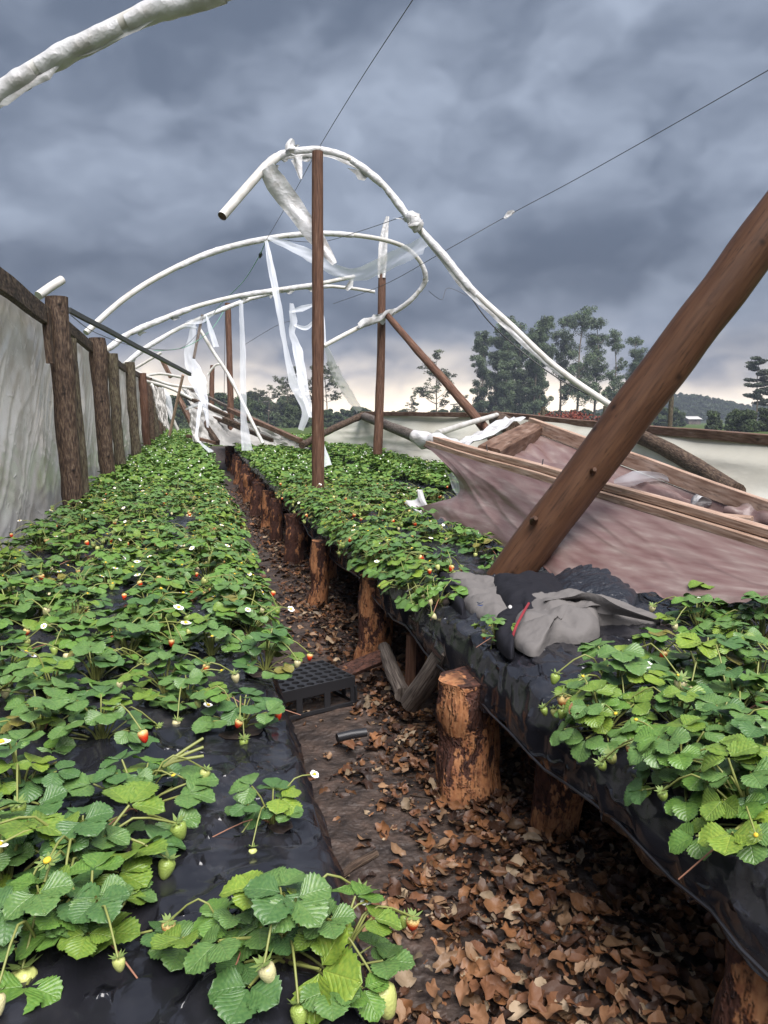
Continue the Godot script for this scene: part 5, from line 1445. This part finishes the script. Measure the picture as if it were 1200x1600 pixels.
# ---------------------------------------------------------------- planting
func plant_beds() -> void:
	var list := []   # [x, z, scale, label]
	var hero := [Vector3(-0.184, 0.500, -1.167), Vector3(-0.321, 0.500, -1.426), Vector3(-0.119, 0.500, -1.366), Vector3(0.098, 0.500, -0.933), Vector3(0.110, 0.500, -1.276), Vector3(0.084, 0.500, -1.714), Vector3(-0.043, 0.500, -1.887), Vector3(-0.352, 0.500, -1.940), Vector3(-0.497, 0.500, -2.113), Vector3(-0.210, 0.500, -2.291), Vector3(0.026, 0.500, -2.264), Vector3(0.172, 0.500, -2.109), Vector3(-0.431, 0.500, -2.873), Vector3(-0.624, 0.500, -2.788), Vector3(-0.142, 0.500, -2.803), Vector3(0.085, 0.500, -2.573), Vector3(1.005, 0.500, -1.676), Vector3(1.245, 0.500, -1.665), Vector3(1.804, 0.500, -2.329), Vector3(1.060, 0.500, -1.231), Vector3(0.911, 0.500, -2.233), Vector3(1.044, 0.500, -3.204), Vector3(1.048, 0.500, -3.747), Vector3(1.409, 0.500, -3.737), Vector3(1.828, 0.500, -2.631), Vector3(1.748, 0.500, -2.051), Vector3(1.812, 0.500, -3.561), Vector3(1.059, 0.500, -4.513), Vector3(-0.350, 0.500, -1.730), Vector3(-0.215, 0.500, -1.697), Vector3(-0.292, 0.500, -1.168), Vector3(-0.211, 0.500, -1.008), Vector3(-0.274, 0.500, -2.084), Vector3(-0.091, 0.500, -1.966), Vector3(1.209, 0.500, -1.856), Vector3(1.204, 0.500, -1.479), Vector3(1.029, 0.500, -1.447), Vector3(1.372, 0.500, -1.610), Vector3(1.595, 0.500, -2.165), Vector3(1.491, 0.500, -1.846), Vector3(1.276, 0.500, -4.158), Vector3(1.616, 0.500, -4.459), Vector3(1.160, 0.500, -5.571), Vector3(1.347, 0.500, -3.359), Vector3(0.850, 0.500, -3.251), Vector3(0.988, 0.500, -1.127), Vector3(1.057, 0.500, -1.322), Vector3(0.030, 0.500, -0.962), Vector3(0.153, 0.500, -0.884), Vector3(-0.147, 0.500, -1.005)]
	var hs := [1.05, 1.0, 0.9, 0.92, 0.72, 0.85, 0.9, 1.05, 1.0, 1.05, 1.0, 0.95, 1.05, 1.1, 1.0, 0.95, 1.1, 1.15, 1.15, 1.0, 0.62, 1.0, 1.0, 1.0, 0.6, 1.1, 0.75, 1.0, 1.0, 0.95, 1.0, 0.9, 1.0, 0.9, 0.9, 1.1, 0.9, 1.05, 1.0, 1.0, 1.0, 1.0, 1.0, 0.8, 0.9, 1.0, 0.9, 0.72, 0.75, 0.85]
	var hl := ["big strawberry plant at the lower left with yellow-centred flower heads and fruit", "strawberry plant at the left edge above the big lower-left one", "strawberry plant with pale dry stalks left of the bare black plastic", "strawberry plant at the bottom centre with a large pale upturned leaf", "small sparse strawberry plant on bare plastic at the edge of the near path", "strawberry plant at the bed edge before the seedling tray", "strawberry plant with one broad flat leaf left of the bed edge", "strawberry plant behind the lower-left clump, white flower on it", "strawberry plant at the left edge beside a white flower", "strawberry plant left of the twin white flowers", "strawberry plant behind the twin white flowers", "strawberry plant at the bed edge left of the tray's far corner", "strawberry plant near the left edge at mid-height", "strawberry plant at the left edge where the plastic wall's foot ends", "strawberry plant in the middle of the left bed", "strawberry plant with yellowing stalks at the path edge", "strawberry plant with a ripe red berry in front of the jacket", "tall strawberry plant right of the ripe berry plant", "leafy strawberry plant at the right edge before the maroon sheet", "strawberry plant at the right edge with white flowers and half-red fruit", "small strawberry plant hanging off the hem beside the jacket", "strawberry plant with hanging fruit left of the jacket's cuff", "strawberry plant on the hem above the thick reddish stump", "strawberry plant under the left tip of the maroon sheet", "small strawberry plant between the jacket and the maroon sheet", "strawberry plant cut by the right edge of the picture", "strawberry plant behind the foot of the leaning pole", "strawberry plant on the hem farther along the right bed", "strawberry plant at the left edge with a white bud above it", "strawberry plant behind the lower-left clump, next to bare plastic", "strawberry plant cut by the left edge of the picture, low down", "strawberry plant in the bottom left corner above the moss", "strawberry plant with yellowish leaf in the near left bed", "strawberry plant between the twin white flowers and the tray", "strawberry plant between the ripe berry plant and its tall neighbour", "strawberry plant on the right bed above the white flowers at the edge", "strawberry plant spilling to the front fold of the right bed", "strawberry plant at the right edge, behind the white-flowered one", "strawberry plant behind the tall one right of the jacket", "strawberry plant in the thick of the right-hand clump", "strawberry plant just left of the maroon sheet's lower tip", "strawberry plant with yellow stalks before the maroon sheet", "strawberry plant on the hem above the wide brown stump", "strawberry plant touching the jacket's grey sleeve", "strawberry plant with green fruit hanging over the hem", "lowest strawberry plant at the right edge, by the front fold", "strawberry plant left of the white flowers at the right edge", "small strawberry plant left of the bottom centre one", "small strawberry plant right of the bottom centre one, over the bed edge", "small strawberry plant below the lower-left clump"]
	for k in hero.size(): list.append([hero[k].x, hero[k].z, hs[k], hl[k]])
	# the plants along the hem lean out over the path
	var ez := -2.75
	var en := 1
	while ez > -9.0:
		list.append([0.875 + rf(-0.03, 0.03), ez + rf(-0.05, 0.05), rf(0.85, 1.05), "strawberry plant leaning out over the hem of the right bed, %s past the jacket" % ordinal(en), "lean"])
		ez -= rf(0.2, 0.26)
		en += 1
	ez = -2.5
	en = 1
	while ez > -8.0:
		list.append([0.17 + rf(-0.03, 0.02), ez + rf(-0.06, 0.06), rf(0.9, 1.1), "strawberry plant spilling over the path edge of the left bed, %s past the tray" % ordinal(en), "spill"])
		ez -= rf(0.24, 0.34)
		en += 1
	for q in [[0.9, -1.52, 0.95, "strawberry plant drooping over the fold left of the tall right-hand clump"], [0.915, -1.25, 1.0, "strawberry plant drooping over the front fold below the right-hand clump"], [0.93, -1.08, 1.0, "nearest strawberry plant drooping over the right bed's fold"]]:
		list.append([q[0], q[1], q[2], q[3], "lean"])
	var beds := [[-0.86, 0.16, -2.2, -29.0, "left bed", "beyond the seedling tray", ["by the wall on", "next to wall side on", "in the middle of", "next to path side on", "at the path edge of"]], [0.93, 1.88, -3.55, -26.0, "right bed", "beyond the jacket", ["on the hem of", "next to the hem on", "in the middle of", "next to gap side on", "at the gap side of"]], [2.46, 3.34, -4.4, -21.5, "back bed", "past the maroon sheet", ["at the gap side of", "next to gap side on", "in the middle of", "next to right side on", "at the right side of"]]]
	for b in beds:
		var z: float = b[2]
		var row := 1
		var across: Array = b[6]
		while z > b[3]:
			var x: float = b[0]
			var col := 0
			while x <= b[1] + 0.05:
				var px := x + rf(-0.07, 0.07)
				var pz := z + rf(-0.08, 0.08)
				var skip := rng.randf() < (0.2 if z > -5.5 else 0.04)
				for h in hero:
					if Vector2(h.x - px, h.z - pz).length() < 0.16: skip = true
				for q in [Vector2(1.38, -3.3)]:
					if (q - Vector2(px, pz)).length() < 0.28: skip = true
				if b[0] > 0.5 and b[0] < 2.0 and pz > -5.8 and px > 1.52: skip = true
				if not skip: list.append([clampf(px, b[0] - 0.03, b[1] + 0.03), pz, rf(0.88, 1.15), "strawberry plant %s the %s, %s row %s" % [across[mini(col, 4)], b[4], ordinal(row), b[5]]])
				x += 0.235
				col += 1
			z -= 0.235
			row += 1
	var order := list.slice(hero.size())
	order.sort_custom(func(a, b): return Vector2(a[0], a[1]).length_squared() < Vector2(b[0], b[1]).length_squared())
	list = list.slice(0, hero.size()) + order
	var protos := []
	for k in 9: protos.append(make_plant([19, 23, 17, 22, 25, 18, 20, 24, 19][k], [3, 4, 2, 3, 3, 5, 3, 2, 4][k], [2, 1, 2, 3, 2, 2, 1, 3, 1][k]))
	var lows := []
	for k in 5: lows.append(low_plant(15))
	var rest := []
	for k in list.size():
		var e: Array = list[k]
		var at := Vector3(e[0], 0.497 + rise(e[1]), e[1])
		if k >= 300:
			rest.append([at, e[2]])
			continue
		var o: Node3D
		if k < hero.size():
			o = make_plant([20, 17, 13, 15, 7, 10, 9, 16, 15, 16, 14, 13, 15, 16, 14, 13, 17, 18, 20, 16, 7, 18, 18, 16, 7, 17, 9, 18, 14, 12, 14, 12, 14, 12, 13, 16, 12, 16, 16, 16, 17, 17, 17, 10, 14, 18, 15, 8, 8, 9][k] * 5 / 4 + 1, 2 if k != 4 else 1, 1 if k % 2 == 0 else 0, 1.0, 1.0, 0.26 if k < 30 else 0.1)
			hero_extras(o, k)
		elif at.z > -9.0:
			o = protos[k % 9].duplicate()
		else:
			var mi := MeshInstance3D.new()
			mi.mesh = lows[k % 5]
			o = mi
		o.name = numbered("strawberry_plant")
		add_child(o)
		o.position = at
		o.rotation.y = rf(0, TAU) if k >= hero.size() else 0.0
		o.scale = Vector3.ONE * e[2]
		var label: String = e[3]
		if e.size() > 4 and (e[4] == "lean" or e[4] == "spill"):
			o.transform = Transform3D(Basis(Vector3(0, 0, 1), 0.4 if e[4] == "lean" else -0.4) * o.transform.basis, o.position)
			o.position += Vector3(0, -0.01, 0)
		tag(o, label, "strawberry plant", "strawberry plants on the beds")
	for p in protos: p.free()
	for half in 5:
		var mine := []
		for k in rest.size():
			if k % 5 == half: mine.append(rest[k])
		var mm := MultiMesh.new()
		mm.transform_format = MultiMesh.TRANSFORM_3D
		mm.mesh = lows[half]
		mm.instance_count = mine.size()
		for k in mine.size(): mm.set_instance_transform(k, Transform3D(Basis(Vector3.UP, rf(0, TAU)).scaled(Vector3.ONE * mine[k][1] * 1.05), mine[k][0]))
		var o := MultiMeshInstance3D.new()
		o.name = numbered("distant_strawberry_plants")
		o.multimesh = mm
		add_child(o)
		tag(o, "mass of strawberry plants on the far ends of the beds", "strawberry plants", "distant strawberry plants", "stuff")

func ordinal(n: int) -> String:
	var ones := ["", "first", "second", "third", "fourth", "fifth", "sixth", "seventh", "eighth", "ninth", "tenth", "eleventh", "twelfth", "thirteenth", "fourteenth", "fifteenth", "sixteenth", "seventeenth", "eighteenth", "nineteenth"]
	if n < 20: return ones[n]
	if n > 99: return "farthest"
	var tens := ["", "", "twenty", "thirty", "forty", "fifty", "sixty", "seventy", "eighty", "ninety"]
	if n % 10 == 0: return (tens[n / 10] as String).trim_suffix("y") + "ieth"
	return tens[n / 10] + "-" + ones[n % 10]

# fruit and flowers that stand out on the nearest plants, where the photograph shows them
func hero_extras(o: Node3D, k: int) -> void:
	match k:
		0:
			for q in [[-0.02, 0.06, 0.13], [0.0, 0.03, 0.02], [-0.1, 0.08, 0.06]]: blossom(o, Vector3(q[0], q[1] + 0.06, q[2]), 1, 0.022)
			blossom(o, Vector3(-0.0, 0.07, 0.13), 0, 0.02)
			fruit(o, Vector3(-0.04, 0.03, 0.2), 0, 0.032, 0.09)
			fruit(o, Vector3(0.12, 0.045, 0.03), 2, 0.024)
			fruit(o, Vector3(0.13, 0.05, -0.06), 2, 0.024)
		1: blossom(o, Vector3(-0.02, 0.15, 0.03), 0, 0.022)
		2:
			for q in [0.0, 0.25, 0.5]: part(o, "dry_stalk", tube(spline([Vector3(0, 0.02, 0), Vector3(0.05, 0.09, -0.02), Vector3(0.13, 0.13 - 0.05 * q, -0.05 + 0.06 * q)], 8), [0.004, 0.003], 6, 0.0, 1.0, false), M.stem, true)
		3:
			fruit(o, Vector3(0.11, 0.02, 0.1), 0, 0.036, 0.08)
			fruit(o, Vector3(0.0, 0.03, 0.12), 2, 0.022)
			var l := MeshInstance3D.new()
			l.name = "leaf"
			l.mesh = leaf_kinds[9]
			l.set_surface_override_material(0, M.leaf[4])
			l.rotation = Vector3(0.9, -0.5, 0.3)
			l.scale = Vector3.ONE * 1.2
			o.add_child(l, true)
		4: fruit(o, Vector3(-0.08, 0.02, 0.06), 1, 0.026, 0.04)
		5:
			fruit(o, Vector3(0.1, 0.03, -0.05), 3, 0.024)
			fruit(o, Vector3(0.0, 0.02, 0.1), 2, 0.024)
		6: blossom(o, Vector3(0.06, 0.04, 0.1), 0, 0.02)
		7: blossom(o, Vector3(-0.05, 0.15, 0.02), 0, 0.021)
		9:
			blossom(o, Vector3(0.14, 0.15, 0.0), 0, 0.022)
			blossom(o, Vector3(0.16, 0.12, 0.06), 0, 0.022)
		16:
			fruit(o, Vector3(-0.15, 0.045, 0.04), 3, 0.032, 0.05)
			fruit(o, Vector3(-0.17, 0.03, 0.08), 2, 0.02, 0.05)
			blossom(o, Vector3(-0.12, 0.05, 0.15), 0, 0.014)
			fruit(o, Vector3(0.1, 0.08, 0.1), 1, 0.03, 0.1)
		17:
			fruit(o, Vector3(-0.03, 0.06, 0.12), 1, 0.032, 0.1)
			fruit(o, Vector3(0.02, -0.02, 0.2), 0, 0.03, 0.09)
		19:
			blossom(o, Vector3(-0.1, 0.04, 0.05), 0, 0.022)
			blossom(o, Vector3(-0.09, 0.02, 0.1), 0, 0.022)
			fruit(o, Vector3(-0.11, -0.02, 0.1), 2, 0.028, 0.05)
			fruit(o, Vector3(-0.1, -0.14, 0.16), 3, 0.034, 0.1)
		20:
			fruit(o, Vector3(-0.06, -0.1, 0.05), 0, 0.028, 0.03)
			fruit(o, Vector3(-0.07, -0.17, 0.06), 3, 0.024, 0.03)
			fruit(o, Vector3(-0.06, 0.04, -0.02), 3, 0.022, 0.05)
		21:
			for q in [[-0.14, -0.08, 0.04, 0], [-0.16, -0.13, 0.0, 3], [-0.15, -0.12, 0.07, 2], [-0.13, -0.13, 0.12, 3]]: fruit(o, Vector3(q[0], q[1], q[2]), q[3], 0.03, 0.05)
			fruit(o, Vector3(0.02, 0.08, 0.08), 3, 0.026, 0.09)
		22:
			for q in [[-0.13, -0.06, -0.04, 2], [-0.14, -0.1, 0.0, 1]]: fruit(o, Vector3(q[0], q[1], q[2]), q[3], 0.03, 0.05)
		24: fruit(o, Vector3(0.0, 0.0, 0.06), 1, 0.034, 0.04)

# ---------------------------------------------------------------- dead leaves on the path
func dead_leaf(sd: int, color: Color) -> ArrayMesh:
	var r := RandomNumberGenerator.new()
	r.seed = sd
	var v := PackedVector3Array()
	var c := PackedColorArray()
	var ix := PackedInt32Array()
	var n := 18
	var lobes := 5 if sd % 4 == 0 else 0
	var fold := r.randf_range(0.3, 1.1)
	var curl := r.randf_range(-0.9, 1.3)
	for ring in 3:
		for k in n:
			var a := TAU * k / n
			var rad := (0.5 + 0.1 * cos(a) + 0.12 * pow(absf(cos(a)), 6.0)) * (1.0 + (0.13 * cos(a * lobes) if lobes > 0 else 0.05 * cos(a * 9))) * (1 + r.randf_range(-0.07, 0.07))
			if absf(a - PI) < 0.01: rad *= 0.8
			var f: float = [0.0, 0.55, 1.0][ring]
			var p := Vector3(cos(a) * rad * f, 0, sin(a) * rad * f * (0.55 + 0.05 * (sd % 6)))
			p.y = fold * absf(p.z) * 0.6 + curl * p.x * p.x * 0.5 + 0.1 * sin(a * 3 + sd) * f * f + r.randf_range(-0.03, 0.03) * f
			v.append(p)
			var q := 1.0 if ring < 2 else 0.8
			c.append(Color(color.r * q, color.g * q, color.b * q))
	for ring in 2:
		for k in n:
			var a := ring * n + k
			var b := ring * n + (k + 1) % n
			ix.append_array([a, b, b + n, a, b + n, a + n])
	return mk(v, PackedVector2Array(), ix, c)

func litter(soil: Node3D) -> void:
	var kinds := []
	for k in 7: kinds.append(dead_leaf(70 + k, Color.WHITE))
	var spots := []
	var tries := 0
	while spots.size() < 36000 and tries < 360000:
		tries += 1
		var z := -0.25 - 13.0 * pow(rng.randf(), 1.7)
		var x := rf(0.2, 1.95)
		var d := smoothstep(0.2, 0.8, x + 0.26 * n3(Vector3(x * 1.5, 0, z * 1.1)) + 0.2 * n3(Vector3(x * 6, 3, z * 6)) + 0.12 * smoothstep(-2.2, -1.2, z))
		d = maxf(d, 0.55 * smoothstep(0.25, 0.6, n3(Vector3(x * 2.4, 4, z * 1.7))))
		d = maxf(d, 0.07)
		if z < -2.7: d *= lerpf(0.3, 0.8, smoothstep(0.5, 0.72, x))
		if rng.randf() < d: spots.append([Vector3(x, 0.012 + rise(z) + rf(0.0, 0.035) * d, z), d])
	spots.sort_custom(func(a, b): return a[0].z > b[0].z)
	# the largest lie in the open, near the camera
	var big := []
	var small := [[], [], [], [], [], [], []]
	for k in spots.size():
		var p: Vector3 = spots[k][0]
		var b := Basis.from_euler(Vector3(rf(-0.5, 0.5), rf(0, TAU), rf(-0.5, 0.5)))
		if big.size() < 300 and p.x < 1.1 and k % 5 == 0 and p.z < -0.8:
			big.append([Transform3D(b.scaled(Vector3.ONE * rf(0.03, 0.052)), p + Vector3(0, 0.022, 0)), k])
		else:
			small[k % 7].append(Transform3D(b.scaled(Vector3.ONE * (rf(0.028, 0.055) if rng.randf() < 0.36 else rf(0.005, 0.022))), p))
	for e in big:
		var o := MeshInstance3D.new()
		o.name = "fallen_leaf"
		o.mesh = kinds[e[1] % 7]
		o.material_override = null
		o.set_surface_override_material(0, M.dry[[0, 1, 3, 0, 2, 1, 3, 0, 4, 1, 0][rng.randi_range(0, 10)]])
		o.transform = e[0]
		soil.add_child(o, true)
	var tones := [Color(.16, .07, .034), Color(.23, .11, .05), Color(.1, .046, .025), Color(.3, .18, .1), Color(.06, .03, .019), Color(.27, .12, .05), Color(.38, .28, .18)]
	for k in 7:
		var mm := MultiMesh.new()
		mm.transform_format = MultiMesh.TRANSFORM_3D
		mm.use_colors = true
		mm.mesh = kinds[k]
		mm.instance_count = small[k].size()
		for i in small[k].size():
			mm.set_instance_transform(i, small[k][i])
			var t: Color = tones[rng.randi_range(0, 5) if rng.randf() < 0.93 else 6]
			var q := rf(0.25, 0.85)
			mm.set_instance_color(i, Color(t.r * q, t.g * q, t.b * q))
		var o := MultiMeshInstance3D.new()
		o.name = numbered("leaf_litter")
		o.multimesh = mm
		o.material_override = M.litter
		add_child(o)
		tag(o, "brown dead leaves covering the path and the ground under the right bed", "leaf litter", "leaf litter", "stuff")
	var tw := ArrayMesh.new()
	for k in 90:
		var z := -0.6 - 6.0 * pow(rng.randf(), 1.5)
		var p := Vector3(rf(0.3, 1.5), 0.03 + rise(z), z)
		var a := rf(0, TAU)
		var d := Vector3(cos(a), rf(-0.1, 0.15), sin(a)) * rf(0.05, 0.16)
		tube([p, p + d * 0.5 + Vector3(0, 0.006, 0), p + d], [rf(0.002, 0.004), 0.0015], 5, 0.2, 30.0, true, tw)
	var tws := MeshInstance3D.new()
	tws.name = "twigs"
	tws.mesh = joined(tw)
	tws.mesh.surface_set_material(0, M.old)
	add_child(tws)
	tag(tws, "thin twigs scattered among the dead leaves", "twigs", "", "stuff")
	# moss where the near end of the left bed stops
	struct("moss_ground", sheet(40, 24, func(u, v):
		var x := lerpf(-1.1, -0.05, u)
		var z := lerpf(-0.2, -0.78, v)
		return Vector3(x, 0.3 + 0.03 * n3(Vector3(x * 5, 0, z * 5)) + 0.012 * n3(Vector3(x * 22, 0, z * 22)) - 0.3 * smoothstep(0.25, 0.0, minf(u * 1.05, 1.05 - u * 1.05)) * 1.0, z)), M.moss)
